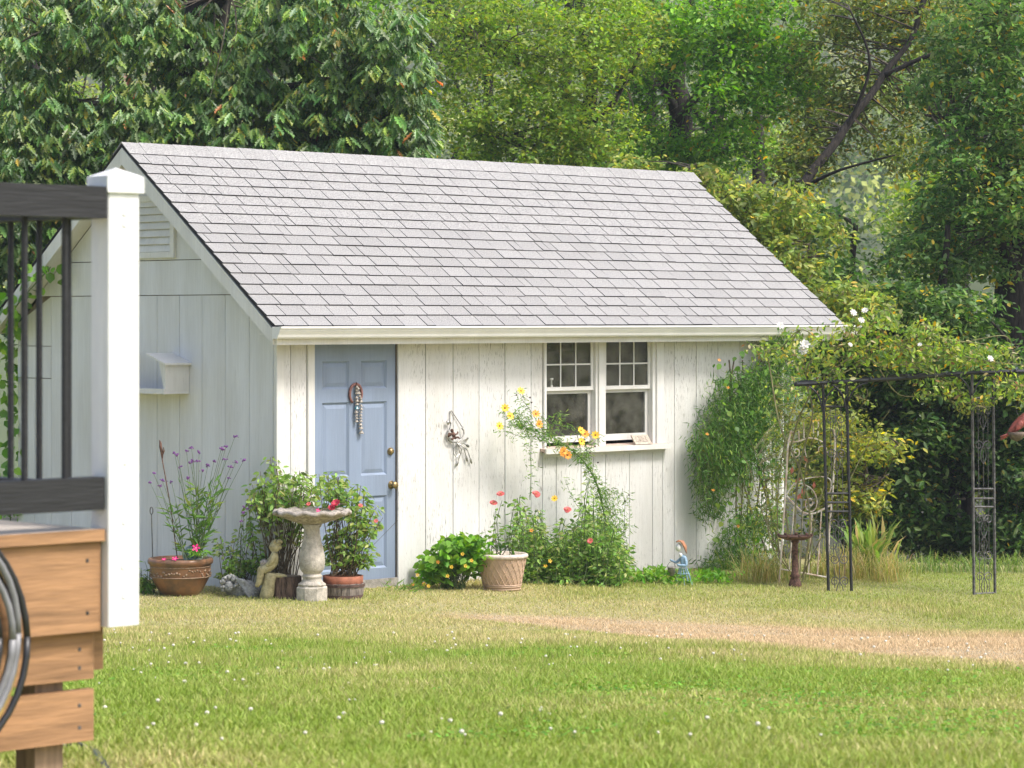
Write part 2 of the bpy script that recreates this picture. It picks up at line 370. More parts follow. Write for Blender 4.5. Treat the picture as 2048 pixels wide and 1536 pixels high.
gc, _, _ = grasscol(gx, gy, False)
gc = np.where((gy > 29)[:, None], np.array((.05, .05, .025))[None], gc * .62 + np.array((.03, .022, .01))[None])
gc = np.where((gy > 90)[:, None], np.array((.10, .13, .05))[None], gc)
nx = len(xs); ii = (np.arange(len(ys) - 1)[:, None] * nx + np.arange(nx - 1)[None]).ravel()
m, t, b = newmat('soil_and_thatch')
at = nd(t, 'ShaderNodeAttribute'); at.attribute_name = 'Col'; nz = nd(t, 'ShaderNodeTexNoise'); nz.inputs['Scale'].default_value = 90; nz.inputs['Detail'].default_value = 8
tc = nd(t, 'ShaderNodeTexCoord'); t.links.new(tc.outputs['Object'], nz.inputs['Vector'])
mr = nd(t, 'ShaderNodeMapRange'); mr.inputs[1].default_value = .3; mr.inputs[2].default_value = .7; mr.inputs[3].default_value = .45; mr.inputs[4].default_value = 1.35; t.links.new(nz.outputs['Fac'], mr.inputs[0])
vs_ = nd(t, 'ShaderNodeVectorMath', operation='SCALE'); t.links.new(at.outputs['Color'], vs_.inputs[0]); t.links.new(mr.outputs[0], vs_.inputs['Scale'])
t.links.new(vs_.outputs[0], b.inputs['Base Color']); b.inputs['Roughness'].default_value = .95
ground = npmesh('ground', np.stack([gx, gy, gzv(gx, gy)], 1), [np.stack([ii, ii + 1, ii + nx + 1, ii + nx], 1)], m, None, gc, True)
ground['kind'] = 'structure'

def lawn(name, n, y0, y1, h, w, seg2, tall=None):
    y = y0 + (y1 - y0) * rng.uniform(0, 1, n)
    x = rng.uniform(-1, 1, n) * (y * .19 + 1.3) + .1
    if tall is not None: x, y = tall
    n = len(x)
    # keep off the shed's footprint
    du, dv = x - WX, y - WD; u = du * CA + dv * SA; v = -du * SA + dv * CA
    keep = ~((u > 0) & (u < 6.4) & (v > 0) & (v < 3.8)); x, y = x[keep], y[keep]; n = len(x)
    c, d, p = grasscol(x, y)
    hh = h * rng.uniform(.45, 1.3, n) * (1 - .45 * p) * (1 + .35 * np.clip(fnoise(x * 1.7, y * 1.7), -1, 1.5))
    az = rng.uniform(0, 6.283, n); lean = rng.uniform(.1, .9, n) * hh
    z = gzv(x, y) - .004
    side = np.stack([np.cos(az), np.sin(az), 0 * az], 1) * (w * rng.uniform(.6, 1.4, n))[:, None]
    b0 = rng.uniform(0, 6.283, n); ld = np.stack([np.cos(b0), np.sin(b0), 0 * b0], 1) * lean[:, None]
    base = np.stack([x, y, z], 1); up = np.stack([0 * hh, 0 * hh, hh], 1)
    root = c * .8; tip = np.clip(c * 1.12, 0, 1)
    i = np.arange(n)
    if seg2:
        V = np.stack([base - side, base + side, base + up * .6 + ld * .35 + side * .8, base + up * .6 + ld * .35 - side * .8, base + up + ld], 1).reshape(-1, 3)
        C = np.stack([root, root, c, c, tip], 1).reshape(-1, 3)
        fs = [np.stack([i*5, i*5+1, i*5+2, i*5+3], 1), np.stack([i*5+3, i*5+2, i*5+4], 1)]
    else:
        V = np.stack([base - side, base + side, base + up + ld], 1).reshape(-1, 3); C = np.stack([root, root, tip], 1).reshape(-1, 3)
        fs = [np.stack([i*3, i*3+1, i*3+2], 1)]
    o = npmesh(name, V, fs, M_gl, None, C)
    return tag(o, None, None, None, 'stuff')
o = lawn('lawn_grass', 270000, 7.0, 13.5, .031, .0036, True); tag(o, 'mown green and straw coloured lawn sloping down from the deck', 'grass')
o = lawn('lawn_grass', 380000, 13.5, 27.5, .034, .0052, False); tag(o, 'mown lawn with a dry tan worn path in front of the white shed', 'grass')
# broad clover leaves through the green part and white clover heads
n = 52000
y = rng.uniform(8.5, 18.5, n); x = rng.uniform(-1, 1, n) * (y * .19 + 1)
dd, _ = dryness(x, y); cl = (fnoise(x * .8 + 9, y * .8) > -.1) & (dd + rng.uniform(-.12, .12, n) + .42 * nsm(11.5, 18, y + .8 * fnoise(x, y)) < .42); x, y = x[cl], y[cl]; n = len(x)
pos = np.stack([x, y, gzv(x, y) + rng.uniform(.008, .03, n)], 1)
o = leafcloud('clover_leaves', pos, rdir(n) * np.array([1, 1, .25]), np.array([0, 0, 1.]) + .45 * rdir(n), rng.uniform(.012, .022, n), pick([(3, (.10, .23, .025)), (2, (.15, .29, .04)), (1, (.07, .16, .025))], n), T_ROU, M_gl)
tag(o, 'low bright green clover leaves growing in the lawn', 'clover', None, 'stuff')
mb = MB()
for i in range(330):
    yy = random.uniform(9, 18.6); xx = random.uniform(-1, 1) * (yy * .185 + .3)
    if float(fnoise(np.array([xx * .7 + 4]), np.array([yy * .7]))[0]) < (.35 if xx > -.6 else -.5): continue
    z = gz(xx, yy) + random.uniform(.022, .042); r = random.uniform(.005, .0095)
    mb.ball((xx, yy, z), (r, r, r * .85), 6, 4); mb.tube([(xx, yy, z - .05), (xx, yy, z)], .0012, 3, 1)
o = obj('clover_blossoms', mb, [mat('clover_white', (.72, .68, .58), .9, noise=.25, scale=200), M_stem]); tag(o, 'small white clover heads dotted through the lawn', 'clover', None, 'stuff')

# ------------------------------------------------------------------ shed
PIT = math.atan2(1.584, 2.096); TP = math.tan(PIT); SL = math.hypot(2.096, 1.584)
U0, U1, V0, VR = -.231, 7.11, -.234, 1.862         # roof ends along u; eave and ridge in v
ZE, ZR = 2.231, 3.815
WU, WV = 6.37, 3.78                                # wall length, gable width
shed = thing('garden_shed', 'white wooden garden shed with grey shingle roof and blue door', 'shed', (WX, WD, 0), AN)
def S(name, mb, mt, parent=None, **k): return obj(name, mb, mt, parent or shed, world=False, **k)
def zbase(u): return -.025 * u + .02               # bottom of the boards
def zru(v, d=.12): return (ZE + TP * (v - V0) if v < VR else ZE + TP * (2 * VR - v - V0)) - d
# core behind the boards: four thin walls so that the inside is hollow, with openings for window and door
WIN = (3.10, 4.70, 1.085, 2.12)                    # u0 u1 z0 z1
DOOR = (.391, 1.342, -.03, 2.11)
mb = MB()
for (a, b_, z0, z1) in ((.02, DOOR[0], -.2, 2.2), (DOOR[0], DOOR[1], DOOR[3], 2.2), (DOOR[1], WIN[0], -.2, 2.2), (WIN[0], WIN[1], -.2, WIN[2]), (WIN[0], WIN[1], WIN[3], 2.2), (WIN[1], WU - .02, -.2, 2.2)):
    mb.box(a, b_, .018, .10, z0, z1)
mb.prism([(.1, -.2), (.1, zru(.1)), (VR, zru(VR)), (WV - .02, zru(WV - .02)), (WV - .02, -.2)], .018, .10, 'x')
mb.prism([(.1, -.2), (.1, zru(.1)), (VR, zru(VR)), (WV - .02, zru(WV - .02)), (WV - .02, -.2)], WU - .10, WU - .02, 'x')
mb.box(.1, WU - .1, WV - .1, WV - .02, -.2, 2.2)
mb.box(.1, WU - .1, .1, WV - .1, -.22, -.05)
S('wall_frame', mb, M_dark)
mb = MB(); mb.box(.03, WU - .03, .004, .017, -.45, .05); mb.box(.004, .017, .03, WV - .03, -.45, .1); S('foundation', mb, M_found)
# boards of the long wall
GAP = .003
gr = [-.0, .141] + [.391]
segs = [(.06, .141, zbase(.1), 2.15), (.141, .316, zbase(.2), 2.15)]
gv = [1.342, 1.664, 1.991, 2.306, 2.626, 2.953, 3.275, 3.597, 3.919, 4.241, 4.559, 4.865, 5.172, 5.485, 5.806, 6.12, WU - .09]
for i in range(len(gv) - 1):
    a, b_ = gv[i], gv[i+1]
    cuts = sorted({a, b_} | {c for c in (WIN[0], WIN[1]) if a < c < b_})
    for j in range(len(cuts) - 1):
        c0, c1 = cuts[j], cuts[j+1]
        top = WIN[2] - .06 if (c0 >= WIN[0] - .001 and c1 <= WIN[1] + .001) else 2.15
        segs.append((c0, c1, zbase((c0 + c1) / 2), top))
for (a, b_, z0, z1) in segs:
    mb = MB(); mb.cbox(a + GAP, b_ - GAP, -.002 + random.uniform(-.0015, .0015), .016, z0 + random.uniform(-.01, .01), z1, .003); S('siding_board', mb, M_front)
mb = MB(); mb.cbox(-.022, .058, -.02, .016, zbase(0), 2.15, .004); S('corner_trim', mb, M_trim)
mb = MB(); mb.cbox(WU - .088, WU + .02, -.02, .016, zbase(WU), 2.15, .004); S('corner_trim', mb, M_trim)
# boards of the gable
gg = [.02, .051, .369, .693, 1.012, 1.325, 1.647, 1.967, 2.287, 2.607, 2.927, 3.247]
gl_ = [3.247, 3.51, WV]
for i in range(len(gg) - 1):
    a, b_ = gg[i] + GAP, gg[i+1] - GAP
    ta, tb = min(2.485, zru(a)), min(2.485, zru(b_)); poly = [(a, .0), (b_, .0), (b_, tb)]
    vk = (2.485 + .12 - ZE) / TP + V0
    if a < vk < b_: poly.append((vk, 2.485))
    poly.append((a, ta))
    mb = MB(); mb.prism(poly, -.004 + random.uniform(-.001, .001), .016, 'x'); S('siding_board', mb, M_gable)
for i in range(2):
    a, b_ = gl_[i] + GAP, gl_[i+1] - GAP
    mb = MB(); mb.prism([(a, 0), (b_, 0), (b_, 1.735), (a, 1.735)], -.003, .016, 'x'); S('siding_board', mb, M_gable)
mb = MB(); mb.prism([(3.252, 1.742), (WV, 1.742), (WV, 2.03), (3.252, 2.03)], -.006, .016, 'x'); S('band_board', mb, M_gable)
mb = MB(); mb.prism([(3.252, 2.037), (WV, 2.037), (WV, zru(WV)), (3.252, min(2.485, zru(3.252)))], -.003, .016, 'x'); S('gable_panel', mb, M_gable)
def vat(z): return (z + .12 - ZE) / TP + V0
mb = MB(); mb.prism([(vat(2.492), 2.492), (2*VR - vat(2.492), 2.492), (2*VR - vat(2.79), 2.79), (vat(2.79), 2.79)], -.008, .016, 'x'); S('band_board', mb, M_gable)
mb = MB(); mb.prism([(vat(2.797), 2.797), (2*VR - vat(2.797), 2.797), (VR, zru(VR))], -.004, .016, 'x'); S('gable_panel', mb, M_gable)
# louvred vent
vent = thing('vent', None, None, (0, 0, 0)); vent.parent = shed
va, vb, z0, z1 = 1.37, 2.354, 2.815, 3.36
mb = MB(); mb.box(-.035, -.005, va, va + .055, z0, z1); mb.box(-.035, -.005, vb - .055, vb, z0, z1); mb.box(-.036, -.005, va + .055, vb - .055, z0, z0 + .05); mb.box(-.036, -.005, va + .055, vb - .055, z1 - .05, z1)
S('vent_frame', mb, M_trim, vent)
mb = MB(); mb.box(-.0065, -.0055, va + .05, vb - .05, z0 + .04, z1 - .04); S('vent_backing', mb, M_dark, vent)
for i in range(7):
    z = z0 + .062 + i * .066
    mb = MB(); mb.prism([(-.034, z - .008), (-.029, z - .012), (-.009, z + .05), (-.014, z + .053)], va + .056, vb - .056, 'y'); S('slat', mb, M_trim, vent)
# roof
roof = thing('roof', None, None, (0, 0, 0)); roof.parent = shed
mb = MB(); th = .024
mb.prism([(V0, ZE - th), (VR, ZR - th), (VR, ZR - .008), (V0, ZE - .008)], U0, U1, 'x')
mb.prism([(VR, ZR - th), (2*VR - V0, ZE - th), (2*VR - V0, ZE - .008), (VR, ZR - .008)], U0, U1, 'x')
S('roof_deck', mb, M_black, roof)
for sg in (0, 1):
    mb = MB()
    def vv(v): return v if sg == 0 else 2*VR - v
    lo, hi = (V0 + .01, ZE - th - .012), (VR, ZR - th - .012)
    mb.prism([(vv(lo[0]), lo[1]), (vv(hi[0]), hi[1]), (vv(hi[0]), hi[1] - .15), (vv(lo[0] + .005), lo[1] - .125)], U0 + .004, U0 + .028, 'x'); S('rake_board', mb, M_trim)
    mb = MB()
    mb.prism([(vv(lo[0]), lo[1]), (vv(hi[0]), hi[1]), (vv(hi[0]), hi[1] - .15), (vv(lo[0] + .005), lo[1] - .125)], U1 - .028, U1 - .004, 'x'); S('rake_board', mb, M_trim)
    mb = MB(); mb.prism([(vv(lo[0] + .02), lo[1] - .035), (vv(hi[0]), hi[1] - .055), (vv(hi[0]), hi[1] - .07), (vv(lo[0] + .02), lo[1] - .05)], U0 + .03, .0, 'x'); S('rake_soffit', mb, M_trim)
mb = MB(); mb.box(U0 + .03, U1 - .03, V0 + .012, -.003, 2.152, 2.164); S('eave_soffit', mb, M_trim)
mb = MB(); mb.box(U0 + .03, U1 - .03, V0 - .004, V0 + .011, 2.07, ZE - .05); S('fascia_board', mb, M_trim)
mb = MB(); g0 = V0 - .006
mb.prism([(g0, 2.218), (g0, 2.122), (g0 - .065, 2.122), (g0 - .075, 2.135), (g0 - .082, 2.155), (g0 - .10, 2.185), (g0 - .104, 2.205), (g0 - .118, 2.206), (g0 - .118, 2.222), (g0 - .103, 2.222), (g0 - .098, 2.19), (g0 - .06, 2.13), (g0 - .004, 2.13), (g0 - .004, 2.218)], U0 - .02, U1 + .14, 'x')
gut = S('gutter', mb, M_gutter)
for uu in (U0 - .022, U1 + .141):
    S('gutter_end_cap', MB().prism([(g0, 2.215), (g0, 2.121), (g0 - .066, 2.121), (g0 - .083, 2.155), (g0 - .104, 2.205), (g0 - .112, 2.222)], uu, uu + .003, 'x'), M_gutter, gut)
# downspout elbow at the far end of the gutter
mb = MB(); mb.tube([(6.60, g0 - .05, 2.13), (6.60, g0 - .05, 2.05), (6.55, -.12, 1.93), (WU - .02, -.05, 1.82), (WU - .02, -.05, .05)], [.036] * 5, 8); S('downspout', mb, M_gutter)
# shingles: rows of tabs, each a slab with a dark cut edge
ROWS, EXP = 17, .1455
def tabmesh(w, h, tk):
    me = MB(); me.add([(0,0,0),(w,0,0),(w,h,-.004),(0,h,-.004),(0,0,tk),(w,0,tk),(w,h,.001),(0,h,.001)], [(0,3,2,1)], 1)
    me.add([me.v[4], me.v[5], me.v[6], me.v[7]], [(0,1,2,3)], 0); me.add([me.v[0], me.v[1], me.v[5], me.v[4]], [(0,1,2,3)], 1)
    me.add([me.v[1], me.v[2], me.v[6], me.v[5]], [(0,1,2,3)], 1); me.add([me.v[3], me.v[0], me.v[4], me.v[7]], [(0,1,2,3)], 1); return me
base = tabmesh(1, EXP + .03, .0135)
tabme = bpy.data.meshes.new('shingle'); tabme.from_pydata(base.v, [], base.f)
for mm in (M_shing, M_shedge): tabme.materials.append(mm)
tabme.polygons.foreach_set('material_index', base.m)
QP = Matrix.Rotation(PIT, 4, 'X')
restmb = MB(); cnt = 0
for r in range(ROWS):
    x = U0 + random.uniform(-.2, 0); wob = random.uniform(0, 6)
    while x < U1 - .02:
        w = random.choice((.263, .263, .263, .263, .25, .275, .30, .16, .10, .263))
        a, b_ = max(x, U0), min(x + w, U1); x += w
        if b_ - a < .03: continue
        s = r * EXP - .012 + .005 * math.sin(a * 1.3 + wob) + random.uniform(-.0025, .0025)
        M = Matrix.Translation((a + .004, V0 + s * math.cos(PIT), ZE + s * math.sin(PIT) - .004)) @ QP @ Matrix.Rotation(random.uniform(-.006, .006), 4, 'Z') @ Matrix.Diagonal((b_ - a - .008, 1, random.uniform(.85, 1.25), 1))
        if cnt < 300:
            o = bpy.data.objects.new('shingle', tabme); COL.objects.link(o); o.parent = roof; o.matrix_local = M; cnt += 1
        else:
            for f, mi in zip(base.f, base.m): restmb.add([M @ Vector(base.v[i]) for i in f], [(0,1,2,3)], mi)
o = S('upper_shingles', restmb, [M_shing, M_shedge], roof); o['kind'] = 'stuff'
# ridge caps
capmb = MB()
cw = .16
for sgn in (-1, 1):
    pass
poly = [(-cw * math.cos(PIT), -cw * math.sin(PIT)), (0, .006), (cw * math.cos(PIT), -cw * math.sin(PIT)), (cw * math.cos(PIT), -cw * math.sin(PIT) + .008), (0, .016), (-cw * math.cos(PIT), -cw * math.sin(PIT) + .008)]
capmb.prism(poly, 0, .20, 'x'); capmb.m = [1, 1, 0, 1, 0, 0, 0, 1]
capmb.m = [0] * len(capmb.f); capmb.m[7] = 1; capmb.m[4] = 1
capme = bpy.data.meshes.new('ridge_shingle'); capme.from_pydata(capmb.v, [], capmb.f)
for mm in (M_shing, M_shedge): capme.materials.append(mm)
capme.polygons.foreach_set('material_index', capmb.m)
k = 0; x = U0 + .0
while x < U1 - .1:
    o = bpy.data.objects.new('ridge_shingle', capme); COL.objects.link(o); o.parent = roof
    o.location = (x, VR, ZR - .002 + .002 * (k % 2) + random.uniform(0, .0015)); o.rotation_euler = (random.uniform(-.006, .006), .012, 0); x += .185; k += 1
    if k < 3: x += 0
# door
door = thing('door', None, None, (0, 0, 0)); door.parent = shed; door['label'] = 'blue six panel door'
du0, du1, dz0, dz1 = DOOR
DY = .03
def ring(mb, a, b_, c, d, i, y0, y1, m=0):          # sloped moulding from outer rect at y0 to inner rect (inset i) at y1
    o = [(a, c), (b_, c), (b_, d), (a, d)]; n_ = [(a+i, c+i), (b_-i, c+i), (b_-i, d-i), (a+i, d-i)]
    mb.add([(p[0], y0, p[1]) for p in o] + [(p[0], y1, p[1]) for p in n_], [(k_, (k_+1) % 4, (k_+1) % 4 + 4, k_ + 4) for k_ in range(4)], m)
PA = [(.512, .812, 1.687, 1.926), (.945, 1.239, 1.687, 1.926), (.512, .812, .942, 1.574), (.945, 1.239, .942, 1.574), (.512, .812, .141, .765), (.945, 1.239, .141, .765)]
mb = MB()                                           # stiles and rails
for (a, b_, c, d) in ((du0 + .004, .512, dz0, dz1), (.812, .945, dz0, dz1), (1.239, du1 - .004, dz0, dz1)): mb.box(a, b_, DY, DY + .035, c, d)
for (a, b_) in ((.512, .812), (.945, 1.239)):
    for (c, d) in ((dz0, .141), (.765, .942), (1.574, 1.687), (1.926, dz1)): mb.box(a, b_, DY + .0, DY + .034, c, d)
S('door_leaf', mb, M_door, door)
for (a, b_, c, d) in PA:
    mb = MB(); ring(mb, a, b_, c, d, .018, DY + .001, DY + .017); ring(mb, a + .018, b_ - .018, c + .018, d - .018, .035, DY + .017, DY + .007)
    i = .053; mb.add([(a+i, DY+.007, c+i), (b_-i, DY+.007, c+i), (b_-i, DY+.007, d-i), (a+i, DY+.007, d-i)], [(0,1,2,3)]); S('door_panel', mb, M_door, door)
def yl(c, prof, n=20):                              # lathe around -y
    m_ = MB(); m_.lathe((0, 0, 0), prof, n); m_.v = [(c[0] + v[0], c[1] - v[2], c[2] + v[1]) for v in m_.v]; return m_
S('door_knob', yl((1.29, DY, .85), [(.036, -.002), (.036, .006), (.015, .012), (.014, .03), (.027, .04), (.031, .052), (.027, .064), (.012, .069)]), M_brass, door, smooth=True)
S('deadbolt', yl((1.279, DY, 1.14), [(.034, -.002), (.034, .008), (.024, .02), (.022, .026), (.006, .028)]), M_brass, door, smooth=True)
for z in (1.867, 1.0, .18):
    mb = MB(); mb.box(du0 + .001, du0 + .022, DY - .006, DY + .002, z - .05, z + .05); mb.tube([(du0 + .004, DY - .01, z - .055), (du0 + .004, DY - .01, z + .055)], .007, 8); S('hinge', mb, M_brass, door)
mb = MB(); mb.cbox(.316, .3905, -.022, .05, -.05, 2.15, .004); S('door_casing', mb, M_trim, door)
mb = MB(); mb.box(du0 - .0, du1, -.01, .09, -.09, -.035); S('threshold', mb, M_stemb, door)
# double window: two units of two sashes
def window(u0, u1, first):
    wn = thing('window', None, None, (0, 0, 0)); wn.parent = shed
    z0, z1, zm = 1.15, 2.10, 1.638
    st = .028
    def sash(a, b_, c, d, y, rl, rr, rb, rt, nm):
        mb = MB(); mb.box(a, a + rl, y, y + .03, c, d); mb.box(b_ - rr, b_, y, y + .03, c, d); mb.box(a + rl, b_ - rr, y - .001, y + .029, c, c + rb); mb.box(a + rl, b_ - rr, y - .001, y + .029, d - rt, d)
        S('sash', mb, M_trim, wn); return (a + rl, b_ - rr, c + rb, d - rt)
    g = sash(u0, u1, zm - .012, z1, .022, .03, .03, .035, .03, 'u')
    mu = MB(); mu.box(g[0] - .005, g[1] + .005, .034, .036, g[2] - .005, g[3] + .005)
    du = (g[1] - g[0]) / 3; zz = (g[2] + g[3]) / 2
    for k_ in (1, 2): mb = MB(); mb.box(g[0] + du * k_ - .007, g[0] + du * k_ + .007, .028, .033, g[2], g[3]); S('muntin', mb, M_trim, wn)
    mb = MB(); mb.box(g[0], g[1], .0275, .0325, zz - .007, zz + .007); S('muntin', mb, M_trim, wn)
    for k_ in range(3):
        for (c, d) in ((g[2], zz), (zz, g[3])):
            mb = MB(); mb.box(g[0] + du * k_ + .001, g[0] + du * (k_+1) - .001, .0345, .0375, c, d); S('pane', mb, M_glass, wn)
    h = sash(u0, u1, z0, zm - .012, .056, .03, .035, .06, .03, 'l')
    mb = MB(); mb.box(h[0], h[1], .0695, .0725, h[2], h[3]); S('pane', mb, M_glass, wn)
    return wn
window(3.135, 3.785, True); window(3.925, 4.555, False)
mb = MB(); mb.cbox(3.10, 3.133, -.024, .09, 1.10, 2.15, .004); S('window_casing', mb, M_trim)
mb = MB(); mb.cbox(3.787, 3.923, -.006, .09, 1.10, 2.15, .004); mb.box(3.815, 3.895, -.022, -.007, 1.10, 2.15); S('window_mullion', mb, M_trim)
mb = MB(); mb.cbox(4.60, 4.70, -.022, .016, 1.10, 2.15, .004); mb.box(4.557, 4.599, -.004, .09, 1.10, 2.15); S('window_casing', mb, M_trim)
mb = MB(); mb.box(3.133, 4.60, -.02, .09, 2.104, 2.15); S('window_head', mb, M_trim)
mb = MB(); mb.prism([(-.075, 1.07), (.10, 1.09), (.10, 1.12), (-.07, 1.10)], 3.066, 4.745, 'x'); S('window_sill', mb, M_tan)
mb = MB(); mb.box(3.062, 4.749, -.088, -.074, 1.058, 1.104); S('sill_edge', mb, M_trim)
mb = MB(); mb.box(3.10, 4.70, -.02, .0165, 1.026, 1.066); S('sill_apron', mb, M_trim)

# ------------------------------------------------------------------ things on the shed
def WL(u, off, z): return wallp(u, off, z)
def xf(mb, c, ex=None, ey=None, ez=None):           # local verts -> world with axes (default: wall axes u, out, up)
    ex = ex or Vector((CA, SA, 0)); ey = ey or Vector((SA, -CA, 0)); ez = ez or Vector((0, 0, 1))
    mb.v = [tuple(Vector(c) + ex * v[0] + ey * v[1] + ez * v[2]) for v in mb.v]; return mb
# horseshoe with a string of shells
u, z = front(714, 788); DO = -.028
hs = thing('horseshoe', 'rusty horseshoe hung on the blue door', 'horseshoe', WL(u, DO, z + .03))
pts = []
for i in range(21):
    w = R(-58 + 296 * i / 20); pts.append((.068 * math.cos(w) * (1 if math.sin(w) > 0 else 1.0), 0, .085 * math.sin(w) + .0))
mb = MB()
for dx, rr in ((0, .013),):
    mb.tube([(p[0], .012, p[2]) for p in pts], [rr * (.8 + .2 * math.sin(i / 20 * math.pi)) for i in range(21)], 6)
obj('shoe', xf(mb, WL(u, DO, z)), M_horse, hs, smooth=True)
mb = MB(); mb.tube([(-.004, .014, .075), (-.004, .03, .09), (.004, .014, .098)], .004, 5); obj('nail', xf(mb, WL(u, DO, z)), M_rust, hs)
st = thing('shell_string', 'two strings of pale seashells with a teal bead hanging from the horseshoe', 'shell garland', WL(u + .01, DO, z))
zz = .06; mb = MB(); mb.tube([(0, .02, .075), (0, .022, -.24)], .0015, 4); mb.tube([(.015, .02, .075), (.05, .022, -.1), (.05, .022, -.36)], .0015, 4); obj('cord', xf(mb, WL(u, DO, z)), M_shell, st)
k = 0
for (xx, z0, z1) in ((0, .06, -.24), (.048, .05, -.36)):
    zc = z0
    while zc > z1:
        rr = random.uniform(.013, .021); mb = MB()
        xo = xx * min(1, (.07 - zc) / .12) if xx else 0
        mb.lathe((xo + random.uniform(-.006, .006), .024, zc), [(.003, rr * .9), (rr * .6, rr * .3), (rr * 1.1, -rr * .5), (rr * .8, -rr * .7), (.003, -rr * .3)], 8)
        obj('shell' if k != 6 else 'bead', xf(mb, WL(u, DO, z)), M_teal if k == 6 else M_shell, st); zc -= rr * random.uniform(1.5, 2.2); k += 1
# silver bird ornament
u, z = front(908, 868)
bo = thing('wall_ornament', 'silver wire ornament with a small bronze figure and spoon leaves hanging on white boards', 'ornament', WL(u, .003, z))
s = 1 / 240 / 10.24                                  # zoomed photo pixel -> metres
def O(px, py, off=.03): return ((px - 490) * s / .72, off, (696 - py) * s)
mb = MB(); mb.tube([O(362, 460, .02), O(385, 200, .008), O(415, 185, .008), O(625, 545, .02)], .0035, 5); obj('chain', xf(mb, WL(u, .003, z)), M_iron2, bo)
mb = MB(); mb.tube([O(280, 420), O(330, 395), O(370, 460), O(350, 560), O(300, 650), O(285, 740), O(320, 830), O(400, 870), O(520, 870), O(600, 800), O(648, 700), O(640, 620), O(600, 570), O(630, 550)], .006, 6); obj('ring', xf(mb, WL(u, .003, z)), M_silver, bo, smooth=True)
mb = MB(); mb.ball(O(310, 440), (.018, .012, .02), 8, 6); obj('curl', xf(mb, WL(u, .003, z)), M_silver, bo, smooth=True)
mb = MB(); mb.ball(O(385, 615, .035), .016, 8, 6); mb.tube([O(390, 640, .035), O(410, 700, .04), O(430, 790, .035)], [.010, .019, .012], 7); mb.tube([O(400, 680, .04), O(330, 700, .03), O(310, 760, .02)], [.009, .02, .006], 6)
mb.tube([O(420, 700, .045), O(470, 690, .05), O(485, 640, .05)], [.008, .007, .006], 6); mb.tube([O(430, 780, .04), O(480, 760, .055), O(520, 790, .05)], [.012, .009, .006], 6); mb.tube([O(420, 770, .04), O(360, 800, .05), O(340, 790, .05)], [.011, .009, .006], 6)
obj('bronze_figure', xf(mb, WL(u, .003, z)), M_rust, bo, smooth=True)
for (a, b_, c) in (((500, 870), (620, 850), (720, 810)), ((500, 870), (640, 900), (740, 960)), ((500, 880), (640, 990), (720, 1240)), ((510, 880), (720, 1050), (810, 1290)), ((500, 880), (600, 1040), (520, 1330))):
    mb = MB(); A, B, C_ = O(*a), O(*b_), O(*c, .022); mb.tube([A, B, C_], .004, 5)
    d = Vector(C_) - Vector(B); mb.ball(C_, (.013, .005, .03), 8, 6, M=Vector((0, 0, -1)).rotation_difference(d.normalized()).to_matrix()); obj('spoon_leaf', xf(mb, WL(u, .003, z)), M_silver, bo, smooth=True)
mb = MB(); mb.tube([O(485, 880), O(430, 1000), O(425, 1120), O(485, 1190), O(555, 1120), O(530, 960), O(490, 880)], .004, 5); mb.tube([O(485, 900), O(485, 1040), O(465, 1100), O(485, 1140), O(500, 1090), O(480, 1050)], .003, 5); obj('wire_loop', xf(mb, WL(u, .003, z)), M_silver, bo)
# things at the window
u, z = 4.37, 1.106
pl = thing('sill_plaque', 'small sandy stone plaque with carved lettering leaning on the window sill', 'plaque', WL(u, .03, z))
mb = MB(); mb.cbox(-.11, .11, -.008, .008, 0, .105, .003); ey = Vector((SA, -CA, 0)); T = .62
ez = (Vector((0, 0, 1)) * math.cos(T) - ey * math.sin(T)).normalized(); en = (ey * math.cos(T) + Vector((0, 0, 1)) * math.sin(T)).normalized()
M_plaq = mat('sandy_plaque', (.55, .47, .39), .95, noise=.2, scale=60, bump=.6, bscale=160)
obj('slab', xf(mb, WL(u, .062, z), None, en, ez), M_plaq, pl)
def glyph(strokes, x, zt, w, h):
    for st_ in strokes: yield [(x + a * w, .0092, zt + (b - 1) * h) for a, b in st_]
LET = {'F': [[(0,0),(0,1),(.8,1)],[(0,.55),(.6,.55)]], 'R': [[(0,0),(0,1),(.7,.95),(.75,.6),(0,.5),(.8,0)]], 'U': [[(0,1),(.05,.2),(.4,0),(.75,.2),(.8,1)]], 'E': [[(.8,1),(0,1),(0,0),(.8,0)],[(0,.5),(.6,.5)]], 'S': [[(.8,.85),(.4,1),(.05,.75),(.75,.3),(.4,0),(0,.15)]], 'L': [[(0,1),(0,0),(.8,0)]], 'O': [[(.4,0),(0,.5),(.4,1),(.8,.5),(.4,0)]]}
mb = MB()
for row, zt in (('ORES', .088), ('URES', .052)):
    for i, ch in enumerate(row):
        for st_ in glyph(LET[ch], -.078 + i * .042, zt, .034, .026): mb.tube(st_, .0022, 4)
obj('carved_letters', xf(mb, WL(u, .062, z), None, en, ez), M_stoned, pl)
mb = MB(); mb.lathe((0, 0, 0), [(.022, 0), (.02, .01), (.017, .02), (.017, .06), (.026, .068), (.026, .078), (.018, .08)], 14)
tag(obj('ceramic_jar', xf(mb, WL(3.255, -.052, 1.663)), M_whitep, smooth=True), 'small white jar on the sash behind the left upper window panes', 'jar')
mb = MB(); mb.ball((0, 0, .046), (.072, .05, .046), 16, 10); tag(obj('purple_float', xf(mb, WL(3.66, -.10, 1.663)), M_purple, smooth=True), 'purple glass float behind the left upper window panes', 'glass float')
mb = MB(); mb.box(3.12, 3.80, -.125, -.12, 1.49, 1.60); b_ = mb; b_.v = [tuple(WL(v[0], v[1], v[2])) for v in b_.v]
mb2 = MB()
bl = thing('window_blind', 'tan woven blind behind the left lower window pane', 'blind', WL(3.46, -.12, 1.49)); 
